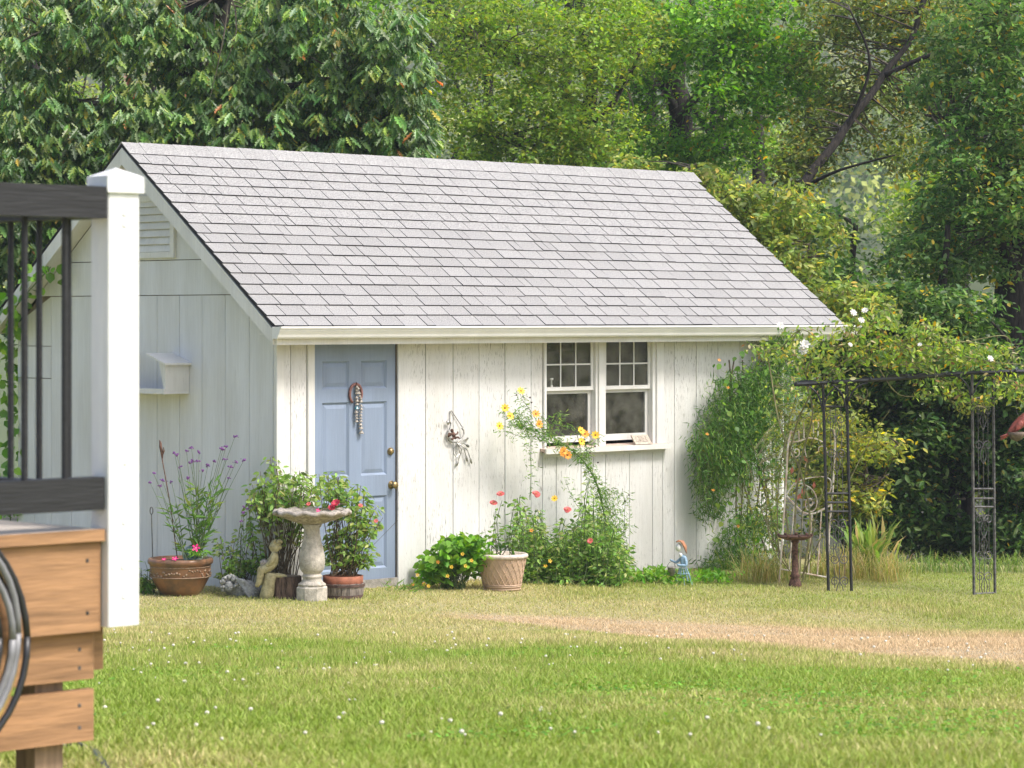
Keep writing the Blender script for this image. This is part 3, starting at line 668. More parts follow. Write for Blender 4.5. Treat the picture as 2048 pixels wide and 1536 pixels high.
for k in range(8):
    mb = MB(); mb.box(3.12, 3.80, -.128, -.122, 1.494 + k * .014, 1.506 + k * .014); mb.v = [tuple(WL(v[0], v[1], v[2])) for v in mb.v]; obj('blind_slat', mb, M_blind, bl)
mb = MB(); mb.lathe((0, 0, 0), [(.045, 0), (.05, .03), (.04, .08), (.022, .12), (.016, .2), (.014, .26), (.022, .29), (.008, .30)], 14); tag(obj('gourd_bottle', xf(mb, WL(3.50, -.13, 1.12)), mat('bottle_clay', (.42, .30, .2), .7), smooth=True), 'tall narrow clay bottle behind the left lower window pane', 'bottle')
ir = thing('scroll_stand', 'black wrought iron scroll stand behind the right lower window pane', 'iron stand', WL(4.2, -.2, 1.12))
mb = MB()
def spiral(c, r, a0, turns, sg=1, n=22): return [(c[0] + r * (1 - .8 * i / n) * math.cos(a0 + sg * turns * 6.283 * i / n), 0, c[1] + r * (1 - .8 * i / n) * math.sin(a0 + sg * turns * 6.283 * i / n)) for i in range(n + 1)]
for sx in (-1, 1):
    mb.tube(spiral((sx * .07, .20), .05, R(90 if sx > 0 else 90), 1.3, sx), .005, 5); mb.tube(spiral((sx * .07, .05), .05, R(90), 1.3, -sx), .005, 5)
    mb.tube([(0, 0, .2), (sx * .06, 0, .12), (sx * .1, 0, 0)], .005, 5); mb.tube([(sx * .14, 0, 0), (sx * .14, 0, .33)], .006, 5)
mb.tube([(-.15, 0, .33), (.15, 0, .33)], .01, 5); mb.tube([(0, 0, 0), (0, 0, .33)], .006, 5); obj('scroll_work', xf(mb, WL(4.12, -.2, 1.12)), M_iron, ir)
# shelf feeder on the gable
fd = thing('shelf_feeder', 'white wooden shelf feeder with two sloping hoods on the gable wall', 'bird feeder', wallp(0, -1.66, 1.64))
def GB(name, mbx, mt, par): mbx.v = [tuple(wallp(v[0], -v[1], v[2])) for v in mbx.v]; return obj(name, mbx, mt, par)
GB('tray', MB().box(-.26, -.006, 1.19, 2.15, 1.64, 1.665), M_trim, fd); GB('tray_lip', MB().box(-.275, -.261, 1.19, 2.15, 1.64, 1.685), M_trim, fd)
for (vo, sg) in ((1.19, 1), (2.15, -1)):
    v1 = lambda t: vo + sg * t
    q = sorted((v1(0), v1(.016))); GB('side_panel', MB().box(-.26, -.006, q[0], q[1], 1.666, 1.888), M_trim, fd)
    GB('hood', MB().prism([(v1(-.035), 1.888), (v1(.235), 1.975), (v1(.235), 1.99), (v1(-.035), 1.905)], -.29, -.004, 'x'), M_stoned if 0 else M_trim, fd)
    GB('front_panel', MB().prism([(v1(.017), 1.67), (v1(.025), 1.67), (v1(.085), 1.915), (v1(.017), 1.892)], -.259, -.246, 'x'), M_trim, fd)
GB('seed', MB().box(-.22, -.03, 1.3, 2.0, 1.666, 1.675), M_soil, fd)

# ------------------------------------------------------------------ deck in the foreground
DC = P(217, 1057, 7.55)
deck = thing('deck', 'raised wooden deck with black railing and white corner post', 'deck', (DC.x, DC.y, 0), AN)
def Dk(name, mb, mt, parent=None, **k): return obj(name, mb, mt, parent or deck, world=False, **k)
zt = 1.722
pst = thing('corner_post', None, None, (0, 0, 0)); pst.parent = deck
Dk('post_shaft', MB().cbox(0, .103, 0, .078, 1.46, 2.665, .003), M_post, pst)
mb = MB(); e = .009
mb.box(-e, .103 + e, -e, .078 + e, 2.625, 2.668); mb.add([(-e, -e, 2.669), (.103+e, -e, 2.669), (.103+e, .078+e, 2.669), (-e, .078+e, 2.669), (.052, .039, 2.694)], [(0,1,4),(1,2,4),(2,3,4),(3,0,4),(3,2,1,0)]); Dk('post_cap', mb, M_post, pst)
for (xx, zz) in ((.052, 2.57), (.052, 2.54), (.055, 1.90), (.05, 1.74), (.047, 1.62), (.05, 1.54)): Dk('screw_plug', MB().cbox(xx - .006, xx + .006, -.0025, .001, zz - .006, zz + .006, .001), M_post, pst)
rl = thing('railing', None, None, (0, 0, 0)); rl.parent = deck
Dk('top_rail', MB().cbox(-3.2, -.002, -.005, .085, 2.555, 2.640, .008), M_rail, rl); Dk('bottom_rail', MB().cbox(-3.2, -.002, .01, .07, 1.775, 1.862, .006), M_rail, rl)
for i in range(24): Dk('baluster', MB().cbox(-.121 - i * .128, -.107 - i * .128, .030, .044, 1.862, 2.556, .003), M_rail, rl)
rl2 = thing('side_railing', None, None, (0, 0, 0)); rl2.parent = deck
Dk('top_rail', MB().cbox(.015, .10, .08, 3.4, 2.56, 2.635, .006), M_rail, rl2); Dk('bottom_rail', MB().cbox(.03, .09, .08, 3.4, 1.785, 1.835, .006), M_rail, rl2)
for i in range(22): Dk('baluster', MB().cbox(.052, .066, .26 + i * .14, .274 + i * .14, 1.835, 2.561, .003), M_rail, rl2)
for i in range(22): Dk('floor_board', MB().cbox(-3.2, .0 - .004, .022 + i * .142, .160 + i * .142, zt - .026, zt, .003), M_deck)
Dk('nosing_board', MB().cbox(-3.2, -.003, .008, .0215, zt - .03, zt + .001, .004), M_cedar)
for (z0, z1, y0, x1) in ((1.450, 1.689, .026, -.003), (1.318, 1.445, .062, -.0), (1.152, 1.290, .062, -.0)):
    Dk('skirt_board', MB().cbox(-3.2, x1, y0, y0 + .034, z0, z1, .005), M_cedar)
for (xx, zz, y0) in ((-.05, 1.64, .026), (-.05, 1.50, .026), (-.05, 1.40, .062), (-.05, 1.35, .062), (-.05, 1.25, .062), (-.05, 1.19, .062), (-.32, 1.64, .026), (-.32, 1.25, .062)): Dk('screw_head', MB().cbox(xx - .005, xx + .005, y0 - .001, y0 + .002, zz - .005, zz + .005, .001), M_iron2)
Dk('support_leg', MB().box(-.16, -.07, .11, .2, .8, 1.68), M_leg); Dk('support_leg', MB().box(-2.0, -1.91, .11, .2, .8, 1.68), M_leg)
Dk('beam_end', MB().box(.0, .055, .10, 3.2, 1.335, 1.455), M_cedar)
# garden hose hung in a coil on the deck, its tail on the grass
hose = thing('garden_hose', 'coiled black grey and yellow garden hose hanging on the deck skirt', 'hose', (DC.x, DC.y, 1.2), AN)
cc = (-.603, 1.465)
for i, (rr, yy, mt) in enumerate(((.322, -.03, M_hoseb), (.311, -.012, M_hosey), (.300, -.035, M_hoseg), (.289, -.008, M_hoseb), (.272, -.03, M_hoseg), (.250, -.006, M_hosey), (.23, -.03, M_hoseb))):
    mb = MB(); ox, oz = random.uniform(-.006, .006), random.uniform(-.01, .01)
    mb.tube([(cc[0] + ox + rr * math.cos(w), yy + .006 * math.sin(w * 3 + i), cc[1] - 1.2 + oz + rr * 1.02 * math.sin(w)) for w in [6.2832 * k / 40 for k in range(41)]], .0095, 8); obj('loop', mb, mt, hose, world=False, smooth=True)
mb = MB(); mb.tube([G(x, y) + Vector((0, 0, .012)) for x, y in ((60, 1530), (120, 1500), (160, 1500), (190, 1515), (215, 1560), (220, 1620))], .012, 8)
tag(obj('hose_tail', mb, M_hoseb, smooth=True), 'black hose end lying in the grass under the deck', 'hose')

# ------------------------------------------------------------------ pots, statues and yard ornaments
def at_ground(p): return Vector((p.x, p.y, gz(p.x, p.y)))
def skin(name, joints, edges, mt, parent, sub=2):
    off = wloc(parent); me = bpy.data.meshes.new(name)
    names = list(joints); me.from_pydata([tuple(Vector(joints[n][0]) - off) for n in names], [(names.index(a), names.index(b)) for a, b in edges], [])
    o = bpy.data.objects.new(name, me); COL.objects.link(o); o.parent = parent
    o.modifiers.new('Skin', 'SKIN'); 
    for i, n in enumerate(names):
        r = joints[n][1]; sv = me.skin_vertices[0].data[i]; sv.radius = (r, r) if not isinstance(r, tuple) else r; sv.use_root = (i == 0)
    ss = o.modifiers.new('Subdivision', 'SUBSURF'); ss.levels = sub; ss.render_levels = sub
    me.materials.append(mt); return o
px = 1 / 241.0
# brown glazed bowl with a relief band
c = P(361, 1194, 23.35); c.z = gz(c.x, c.y)
bowl = thing('bowl_planter', 'wide brown glazed bowl planter with a raised flower band', 'planter', c)
prof = [(.15, 0), (.19, .05), (.232, .13), (.245, .155), (.248, .215), (.252, .245), (.258, .255), (.268, .262), (.272, .285), (.262, .305), (.24, .305), (.235, .27), (.05, .265)]
obj('bowl', MB().lathe(c, prof, 40), M_bowl, bowl, smooth=True)
mb = MB()
for k in range(64):
    w = 6.283 * k / 64 + random.uniform(-.03, .03); zz = random.uniform(.165, .225); q = c + Vector((.249 * math.cos(w), .249 * math.sin(w), zz))
    mb.ball(q, (.008, random.uniform(.008, .018), random.uniform(.006, .012)), 6, 4, M=Matrix.Rotation(w, 3, 'Z') @ Matrix.Rotation(random.uniform(-1, 1), 3, 'X'))
for zz in (.155, .238): mb.tube([c + Vector((.251 * math.cos(6.283*k/40), .251 * math.sin(6.283*k/40), zz)) for k in range(41)], .005, 5)
o = obj('relief_band', mb, M_bowlr, bowl, smooth=True); o['kind'] = 'stuff'
obj('soil', MB().lathe(c + Vector((0, 0, .27)), [(.236, 0), (.2, .008), (.01, .012)], 24), M_soil, bowl)
ms = thing('mosaic_disc', 'round grey green mosaic stone standing in the brown bowl', 'garden stone', c + Vector((.1, .02, .28)))
mb = MB(); mb.lathe((0, 0, 0), [(.075, -.012), (.085, 0), (.07, .014), (.03, .02), (.002, .021)], 24); mb.v = [tuple(c + Vector((.10 + v[0], .03 - v[2], .325 + v[1]))) for v in mb.v]
obj('disc', mb, mat('mosaic', (.36, .42, .38), .5, noise=.4, scale=50, c2=(.12, .2, .19)), ms, smooth=True)
mb = MB(); mb.tube([tuple(c + Vector((.10 + .06 * (1 - k/30) * math.cos(k * .5), .008, .325 + .06 * (1 - k/30) * math.sin(k * .5)))) for k in range(30)], .005, 5); obj('spiral', mb, M_teal, ms)
# garden stakes
b0, t0 = P(355, 1118, 23.3), P(322, 905, 23.35)
stk = thing('cattail_stake', 'rusty garden stake with a cattail tip in the brown bowl', 'garden stake', b0)
obj('rod', MB().tube([b0, b0.lerp(t0, .5) + Vector((.01, 0, 0)), t0], .005, 6), M_rust, stk)
mb = MB(); mb.tube([P(325, 918, 23.35), P(324, 905, 23.35), P(321, 893, 23.35), P(321, 886, 23.35), P(319, 880, 23.35)], [.004, .013, .012, .01, .003], 7); mb.tube([P(325, 912, 23.35), P(328, 902, 23.34), P(327, 894, 23.34)], [.003, .007, .002], 5); obj('cattail', mb, M_rust, stk, smooth=True)
b0 = at_ground(P(307, 1180, 23.5)); stk = thing('loop_stake', 'thin dark metal stake with an eye loop beside the brown bowl', 'garden stake', b0)
tp = P(303, 1028, 23.5); obj('rod', MB().tube([b0, tp], .0045, 6), M_iron2, stk)
mb = MB(); mb.tube([tp + Vector((.012 * math.sin(w), 0, .028 - .03 * math.cos(w))) for w in [6.283 * k / 14 for k in range(15)]], .0045, 5); obj('eye', mb, M_iron2, stk)
# grey angel sculpture lying against the wall
c = at_ground(P(478, 1192, 23.25)); ang = thing('angel_sculpture', 'grey concrete angel head with curls and folded wing lying on the grass', 'sculpture', c)
mb = MB(); mb.ball(c + Vector((.03, .06, .04)), (.15, .10, .085), 18, 12); mb.ball(c + Vector((-.07, .03, .09)), (.075, .08, .085), 14, 10)
mb.v = [tuple(Vector(v) + Vector((0, 0, .012 * math.sin(v[0] * 90) * math.sin(v[2] * 80)))) for v in mb.v]; obj('body', mb, M_grey, ang, smooth=True)
mb = MB(); fc = c + Vector((-.075, -.075, .085)); mb.ball(fc, (.036, .03, .046), 14, 10); mb.ball(fc + Vector((0, -.03, -.003)), (.006, .009, .012), 6, 5); mb.ball(fc + Vector((0, -.026, -.022)), (.012, .006, .005), 6, 4)
for sx in (-1, 1): mb.ball(fc + Vector((sx * .014, -.024, .008)), (.008, .006, .005), 6, 4); mb.ball(fc + Vector((sx * .018, -.02, -.01)), (.012, .008, .012), 6, 4)
obj('face', mb, M_grey, ang, smooth=True)
for k in range(26):
    w = random.uniform(-.5, 3.9); rr = random.uniform(.045, .075); mb = MB(); q = fc + Vector((rr * math.cos(w), random.uniform(-.01, .03), rr * math.sin(w) * 1.1 + .01)); mb.ball(q, random.uniform(.012, .02), 6, 5); obj('curl', mb, M_grey, ang, smooth=True)
for k in range(8):
    a0 = c + Vector((-.02 + .012 * k, -.085 - .006 * k, .15 - .014 * k)); e0 = c + Vector((.19 + .004 * k - .02 * abs(k - 3), -.10, .085 - .020 * k)); mb = MB(); mb.tube([a0, a0.lerp(e0, .5) + Vector((0, -.02, .012)), e0], [.012, .017, .006], 6); obj('feather', mb, M_grey, ang, smooth=True)
# cherub statue sitting on a log, holding a basket
D = 23.05; c = at_ground(P(545, 1200, D)); ch = thing('cherub_statue', 'mossy yellow stone statue of a seated child holding a basket', 'statue', c)
def q(x, y, d=0): return P(420 + x / 7.314, 1080 + y / 7.314, D + d)
mb = MB(); mb.tube([q(800, 880), q(835, 760), q(870, 620), q(895, 480)], [.055, .058, .052, .047], 12); mb.v = [tuple(Vector(v) + .006 * Vector((math.sin(v[2] * 170 + v[0] * 60), 0, math.sin(v[0] * 200)))) for v in mb.v]; obj('log_seat', mb, M_mosscherub, ch, smooth=True)
mb = MB(); mb.ball(q(1000, 520, .02), (.075, .03, .022), 12, 8, M=Matrix.Rotation(.12, 3, 'Y')); obj('leaf_wing', mb, M_mosscherub, ch, smooth=True)
J = {'hip': (q(905, 440), .06), 'waist': (q(930, 360), .05), 'chest': (q(945, 260), .055), 'neck': (q(950, 185), .03), 'head': (q(945, 110), .055), 'crown': (q(955, 50), .05),
     'sh1': (q(935, 220, -.05), .03), 'el1': (q(900, 320, -.06), .024), 'wr1': (q(815, 385, -.05), .018), 'sh2': (q(930, 215, .045), .02), 'el2': (q(860, 300, .05), .016), 'wr2': (q(780, 340, .03), .012),
     'kn1': (q(745, 450, -.035), .04), 'an1': (q(712, 640, -.035), .025), 'to1': (q(665, 690, -.035), .018), 'kn2': (q(775, 470, .035), .026), 'an2': (q(780, 620, .03), .016), 'to2': (q(745, 660, .03), .012)}
skin('child_figure', J, [('hip', 'waist'), ('waist', 'chest'), ('chest', 'neck'), ('neck', 'head'), ('head', 'crown'), ('chest', 'sh1'), ('sh1', 'el1'), ('el1', 'wr1'), ('chest', 'sh2'), ('sh2', 'el2'), ('el2', 'wr2'), ('hip', 'kn1'), ('kn1', 'an1'), ('an1', 'to1'), ('hip', 'kn2'), ('kn2', 'an2'), ('an2', 'to2')], M_mosscherub, ch)
mb = MB(); mb.ball(q(960, 70, .004), (.044, .046, .040), 12, 8); mb.ball(q(935, 105), (.036, .036, .045), 12, 8)
for k in range(22):
    w = random.uniform(0, 6.28); mb.ball(q(965, 70) + Vector((.034 * math.cos(w) + .010, .036 * math.sin(w), random.uniform(-.02, .035))), .015, 6, 4)
obj('hair', mb, M_mosscherub, ch, smooth=True)
mb = MB(); hd = q(896, 110); mb.ball(hd + Vector((-.005, 0, 0)), (.007, .006, .008), 6, 4); mb.ball(hd + Vector((0, 0, -.016)), (.006, .009, .004), 6, 4)
for sy in (-1, 1): mb.ball(hd + Vector((.004, sy * .013, .012)), (.005, .006, .004), 6, 4)
obj('face', mb, M_mosscherub, ch, smooth=True)
mb = MB(); mb.lathe(q(795, 345), [(.022, -.03), (.034, -.008), (.04, .012), (.036, .02), (.02, .03), (.004, .034)], 12); obj('basket', mb, M_stoned, ch, smooth=True)
mb = MB(); mb.tube([q(770, 400, -.0), q(740, 380), q(725, 400), q(735, 430)], .008, 6); obj('hand', mb, M_mosscherub, ch)
# tree stump
c = at_ground(P(574, 1204, 23.15)); stp = thing('tree_stump', 'short dark brown tree stump beside the stone birdbath', 'stump', c)
mb = MB(); mb.lathe(c, [(.128, -.02), (.122, .05), (.118, .12), (.115, .172), (.105, .178)], 26, fn=lambda r, z, w: (r * (1 + .05 * math.sin(w * 5) + .04 * math.sin(w * 11 + 2) + .03 * math.sin(w * 17)), z)); obj('bark', mb, M_stump, stp)
obj('cut_top', MB().lathe(c + Vector((0, 0, .179)), [(.104, 0), (.002, .003)], 26), mat('cut_wood', (.25, .19, .14), .9, noise=.3, scale=30), stp)
# stone birdbath
c = at_ground(P(624, 1199, 23.0)); bb = thing('stone_birdbath', 'pale stone birdbath with scalloped bowl and fluted pedestal', 'birdbath', c)
def flute(r, z, w):
    return r * (1 + (.035 * (.5 + .5 * math.cos(w * 12)) ** .6 if .23 < z < .62 else 0)), z
def octo(r, z, w):
    k = math.pi / 4; return r * math.cos(k / 2) / math.cos(((w + k / 2) % k) - k / 2), z
obj('plinth', MB().lathe(c, [(.132, -.03), (.132, .105), (.122, .112), (.118, .12)], 32, fn=octo), M_stone, bb)
pp = [(.116, .121), (.112, .135), (.09, .15), (.078, .165), (.075, .18), (.084, .19), (.084, .20), (.072, .21), (.072, .222), (.083, .23), (.097, .26), (.103, .31), (.101, .36), (.09, .42), (.074, .48), (.064, .54), (.062, .585), (.075, .605), (.078, .618), (.06, .622)]
obj('pedestal', MB().lathe(c, pp, 48, fn=flute), M_stone, bb, smooth=True)
def scal(r, z, w):
    a = .5 + .5 * math.cos(w * 13); t = max(0, (r - .12) / .2)
    return r * (1 + .035 * a * t), z - .016 * a * t
obj('basin', MB().lathe(c, [(.07, .618), (.12, .632), (.18, .655), (.24, .685), (.285, .705), (.312, .716), (.315, .735), (.30, .747), (.27, .738), (.2, .715), (.1, .70), (.01, .695)], 104, fn=scal), M_stoned, bb, smooth=True)
# barrel planter with a terracotta pot in it
c = at_ground(P(686, 1195, 23.25)); ba = thing('barrel_planter', 'weathered half barrel planter with an orange terracotta pot inside', 'planter', c)
for k in range(16):
    w0, w1 = 6.283 * k / 16, 6.283 * (k + .94) / 16; mb = MB()
    vs = []
    for (r0, zz) in ((.158, -.02), (.172, .06), (.178, .125)):
        for (w, r1) in ((w0, r0), (w1, r0), (w1, r0 - .02), (w0, r0 - .02)): vs.append(c + Vector((r1 * math.cos(w), r1 * math.sin(w), zz + (random.uniform(-.004, .004) if zz > .1 else 0))))
    mb.add(vs, [(3,2,1,0), (8,9,10,11)] + [(i + j*4, (i+1)%4 + j*4, (i+1)%4 + (j+1)*4, i + (j+1)*4) for j in range(2) for i in range(4)]); obj('stave', mb, M_barrel, ba)
for zz, rr in ((.01, .163), (.098, .178)): obj('hoop', MB().lathe(c + Vector((0, 0, zz)), [(rr, 0), (rr + .003, 0), (rr + .005, .022), (rr + .002, .022)], 32), M_hoop, ba)
obj('clay_pot', MB().lathe(c, [(.12, .03), (.15, .11), (.165, .125), (.168, .185), (.16, .187), (.155, .165), (.01, .165)], 32), M_terra, ba, smooth=True)
# beige lattice pot
c = G(1004, 1180); lp = thing('lattice_pot', 'beige flower pot with a raised diamond lattice and rolled rim', 'planter', c)
def pr(z): return .155 + (.207 - .155) * min(1, z / .27)
obj('pot_body', MB().lathe(c, [(.15, 0), (.155, .01), (.156, .03), (.16, .035), (pr(.15), .15), (.207, .27), (.209, .28), (.19, .281), (.19, .25), (.01, .25)], 40), M_lat, lp, smooth=True)
obj('pot_rim', MB().lathe(c + Vector((0, 0, .277)), [(.207, 0), (.222, .004), (.228, .018), (.222, .034), (.208, .04), (.194, .034), (.19, .01)], 40), M_latr, lp, smooth=True)
for sg in (-1, 1):
    for k in range(22):
        w0 = 6.283 * k / 22
        pts = [c + Vector(((pr(z) + .001) * math.cos(w0 + sg * .62 * (z - .05) / .22 * 1.0), (pr(z) + .001) * math.sin(w0 + sg * .62 * (z - .05) / .22), z)) for z in (.045, .1, .16, .22, .272)]
        obj('lattice_strip', MB().tube(pts, .0052, 4), M_lat, lp)
for zz in (.012, .035, .048): obj('pot_ring', MB().tube([c + Vector(((pr(zz) + .003) * math.cos(6.283*k/36), (pr(zz) + .003) * math.sin(6.283*k/36), zz)) for k in range(37)], .005, 5), M_lat, lp)
obj('soil', MB().lathe(c + Vector((0, 0, .29)), [(.19, -.02), (.15, 0), (.01, .01)], 20), M_soil, lp)
# tin girl with a pail
c = G(1369, 1170); D = c.y; fg = thing('tin_girl', 'pale blue tin girl figurine with ginger hair holding a small pail', 'figurine', c)
def q(x, y, d=0): return P(1300 + x / 7.681, 1020 + y / 7.681, D + d)
obj('base_plate', MB().lathe(q(590, 1190), [(.088, -.012), (.092, .0), (.09, .018), (.02, .024)], 24), M_fblue, fg, smooth=True)
for k in range(12):
    w = 6.283 * k / 12; a0 = q(510, 880) + Vector((.03 * math.cos(w), .03 * math.sin(w), 0)); e0 = q(520, 1150) + Vector((.085 * math.cos(w), .085 * math.sin(w), 0))
    obj('skirt_wire', MB().tube([a0, e0], .003, 4), M_fblue, fg)
for (yy, rr) in ((975, .057),): obj('skirt_hoop', MB().tube([q(512, yy) + Vector((rr * math.cos(6.283*k/20), rr * math.sin(6.283*k/20), 0)) for k in range(21)], .003, 4), M_fblue, fg)
J = {'waist': (q(520, 870), .038), 'chest': (q(520, 770), .034), 'neck': (q(485, 670), .012), 'sh1': (q(545, 740, -.03), .016), 'el1': (q(560, 855, -.035), .017), 'wr1': (q(440, 850, -.04), .013), 'ha1': (q(410, 830, -.04), .008), 'sh2': (q(480, 740, .03), .015), 'el2': (q(400, 810, .02), .014), 'ha2': (q(305, 760, .0), .008)}
skin('torso', J, [('waist', 'chest'), ('chest', 'neck'), ('chest', 'sh1'), ('sh1', 'el1'), ('el1', 'wr1'), ('wr1', 'ha1'), ('chest', 'sh2'), ('sh2', 'el2'), ('el2', 'ha2')], M_fblue, fg)
mb = MB(); mb.ball(q(440, 575), (.030, .03, .038), 12, 9); mb.ball(q(400, 585), (.006, .006, .008), 6, 4); mb.ball(q(470, 690, -.012), (.018, .014, .02), 8, 6); obj('head', mb, M_whitep, fg, smooth=True)
for k in range(7): mb = MB(); mb.tube([q(400 + k * 6, 490 - 4 * k, -.02 + k * .006), q(470 + k * 6, 480, -.03 + k * .01), q(525 + k * 4, 560, -.025 + k * .008), q(560, 670, -.02 + k * .007)], [.006, .01, .011, .003], 6); obj('hair_lock', mb, M_fhair, fg, smooth=True)
tp = q(330, 880, -.02); pl2 = thing('tin_pail', 'small galvanised pail hanging from the tin girl figurine', 'pail', tp + Vector((0, 0, -.09)))
obj('pail', MB().lathe(tp + Vector((0, 0, -.075)), [(.028, 0), (.036, .072), (.039, .078), (.033, .074), (.026, .006), (.004, .004)], 18), M_pail, pl2, smooth=True)
obj('bail', MB().tube([tp + Vector((.036 * math.cos(w), 0, .05 * math.sin(w))) for w in [math.pi * k / 10 for k in range(11)]], .0018, 4), M_iron2, pl2)
# rusty birdbath
c = G(1590, 1174); rb = thing('rusty_birdbath', 'small rusty iron birdbath on a turned stem in front of the white trellis', 'birdbath', c)
zz0 = 1 / 236
obj('stem', MB().lathe(c, [(.058, -.01), (.06, .02), (.048, .06), (.036, .085), (.05, .10), (.032, .12), (.030, .2), (.026, .3), (.034, .32), (.028, .335), (.024, .39), (.038, .41), (.03, .425)], 20), M_rust, rb, smooth=True)
obj('dish', MB().lathe(c, [(.03, .42), (.09, .425), (.13, .44), (.158, .457), (.16, .463), (.12, .452), (.01, .44)], 30), M_rust, rb, smooth=True)
for k in range(9): w = 6.283 * k / 9; obj('rim_bead', MB().ball(c + Vector((.15 * math.cos(w), .15 * math.sin(w), .468)), (.016, .016, .013), 7, 5), M_rust, rb, smooth=True)
# white rusting trellis (an old bed head)
D0 = G(1600, 1168).y
tr = thing('iron_trellis', 'rusting white iron trellis with scrolls and metal leaves leaning by the rose', 'trellis', G(1600, 1168))
def q(x, y, d=0): return P(1520 + x / 3.841, 820 + y / 3.841, D0 + d)
def ps(*l, d=0): return [q(x, y, d) for x, y in l]
def bez(pts, n=6):                                   # Catmull-Rom through the points
    pts = [Vector(p) for p in pts]; out = []
    for i in range(len(pts) - 1):
        p0, p1, p2, p3 = pts[max(i-1, 0)], pts[i], pts[i+1], pts[min(i+2, len(pts)-1)]
        for k in range(n):
            t = k / n; out.append(.5 * ((2*p1) + (-p0+p2)*t + (2*p0-5*p1+4*p2-p3)*t*t + (-p0+3*p1-3*p2+p3)*t**3))
    return out + [pts[-1]]
obj('side_post', MB().tube(bez(ps((145, 1385), (170, 1000), (200, 560), (215, 280), (240, 160)), 4), .009, 6), M_wrust, tr)
obj('side_post', MB().tube(bez(ps((515, 1290), (535, 900), (560, 600), (575, 300), (570, 150)), 4), .009, 6), M_wrust, tr)
obj('bottom_bar', MB().tube(ps((160, 1222), (350, 1255), (515, 1285)), .008, 6), M_wrust, tr)
obj('curved_bar', MB().tube(bez(ps((205, 660), (260, 720), (330, 785), (410, 795), (490, 760), (550, 725)), 5), .009, 6), M_wrust, tr)
obj('top_bar', MB().tube(bez(ps((225, 245), (300, 240), (370, 215), (440, 225), (490, 260), (520, 330)), 5), .008, 6), M_wrust, tr)
obj('swirl_bar', MB().tube(bez(ps((205, 650), (260, 570), (340, 530), (430, 515), (500, 515), (545, 545), (540, 620), (515, 640)), 5), .006, 5), M_wrust, tr)
obj('swirl_bar', MB().tube(bez(ps((260, 570), (330, 570), (400, 610), (435, 680), (430, 750), (395, 780), (355, 755), (352, 700), (385, 680), (405, 705), (395, 735), (378, 725)), 5), .0055, 5), M_wrust, tr)
obj('scroll', MB().tube(bez(ps((240, 250), (240, 320), (260, 360), (295, 350), (300, 310), (275, 300), (265, 325), (282, 330)), 5), .0055, 5), M_wrust, tr)
obj('scroll', MB().tube(bez(ps((450, 320), (455, 285), (490, 280), (505, 310), (485, 330)), 5), .0055, 5), M_wrust, tr)
obj('vine_wire', MB().tube(bez(ps((350, 250), (345, 310), (360, 380), (345, 440)), 4), .004, 5), M_wrust, tr)
for (x0, y0, x1, y1) in ((262, 740, 225, 1225), (328, 785, 300, 1240), (400, 795, 372, 1250), (472, 775, 440, 1270), (255, 165, 258, 240), (297, 160, 300, 235), (410, 95, 412, 200), (448, 90, 445, 205), (335, 95, 338, 215)): obj('upright_bar', MB().tube(ps((x0, y0), (x1, y1)), .006, 5), M_wrust, tr)
for (x0, y0, r0) in ((245, 465, .2), (355, 380, -.6), (300, 665, .5), (330, 630, -.3), (415, 580, .1), (290, 540, .8)):
    n = 1; p_ = q(x0, y0, -.01); ax = Vector((math.sin(r0), 0, math.cos(r0))); mb = MB(); sx = ax.cross(Vector((0, 1, 0)))
    mb.add([p_ - ax * .035, p_ + sx * .018 + Vector((0, -.004, 0)), p_ + ax * .04, p_ - sx * .018 + Vector((0, -.004, 0)), p_ + Vector((0, .004, 0))], [(0,1,2,3), (0,4,1), (1,4,2), (2,4,3), (3,4,0)]); obj('metal_leaf', mb, M_rleaf, tr)
# black arbour
DL, DR = G(1657, 1182).y, G(1948, 1190).y
ab = thing('metal_arbor', 'black metal garden arbour with scroll side panels carrying a rose', 'arbour', G(1815, 1186))
def bar(name, pts, r, mt=M_iron, n=4): return obj(name, MB().tube(pts, r, n), mt, ab)
def sidepanel(x0, x1, x0t, x1t, yt, yb, Da, Db, mt, barsy):
    def e(t, y, off=0):                                # t across the panel 0..1
        f = (y - yt) / (yb - yt); xx = (x0t + (x0 - x0t) * f) * (1 - t) + (x1t + (x1 - x1t) * f) * t; return P(xx, y, Da * (1 - t) + Db * t + off)
    for t in (0, 1): bar('upright', [e(t, yt), e(t, (yt + yb) / 2), e(t, yb)], .0135, mt)
    for yy in barsy: bar('cross_bar', [e(0, yy), e(1, yy)], .010, mt)
    for t in (.27, .5, .73): bar('wire', [e(t, barsy[0]), e(t, yb - 6)], .0032, M_iron2)
    for (ya, hh) in ((barsy[0] + 26, 1), (barsy[0] + 95, 1), (barsy[-1] + 25, 1), (barsy[-1] + 95, -1), (barsy[-1] + 140, 1)):
        for sg in (-1, 1):
            pts = []
            for k in range(26):
                f = k / 25; aa = f * 6.283 * 1.35; rr = (.20 * (1 - .78 * f)); pts.append(e(.5 + sg * (.21 - rr * math.cos(aa)) , ya + hh * (-rr * math.sin(aa) * 52)))
            pts = [e(.5, ya + hh * 38), e(.5 + sg * .16, ya + hh * 20)] + pts
            bar('scroll', bez(pts, 2), .0042, M_iron2, 5)
    return e
eL = sidepanel(1657, 1703, 1646, 1693, 766, 1182, DL, DL + .02, M_iron, (813, 987, 1005, 1023))
eR = sidepanel(1948, 1990, 1944, 1986, 747, 1190, DR, DR + .16, M_iron2, (796, 978, 997, 1014))
def LR(x, y, d=0):                                    # points on the slanting top
    t = (x - 1646) / (1944 - 1646); return P(x, y, DL + (DR - DL) * t + d)
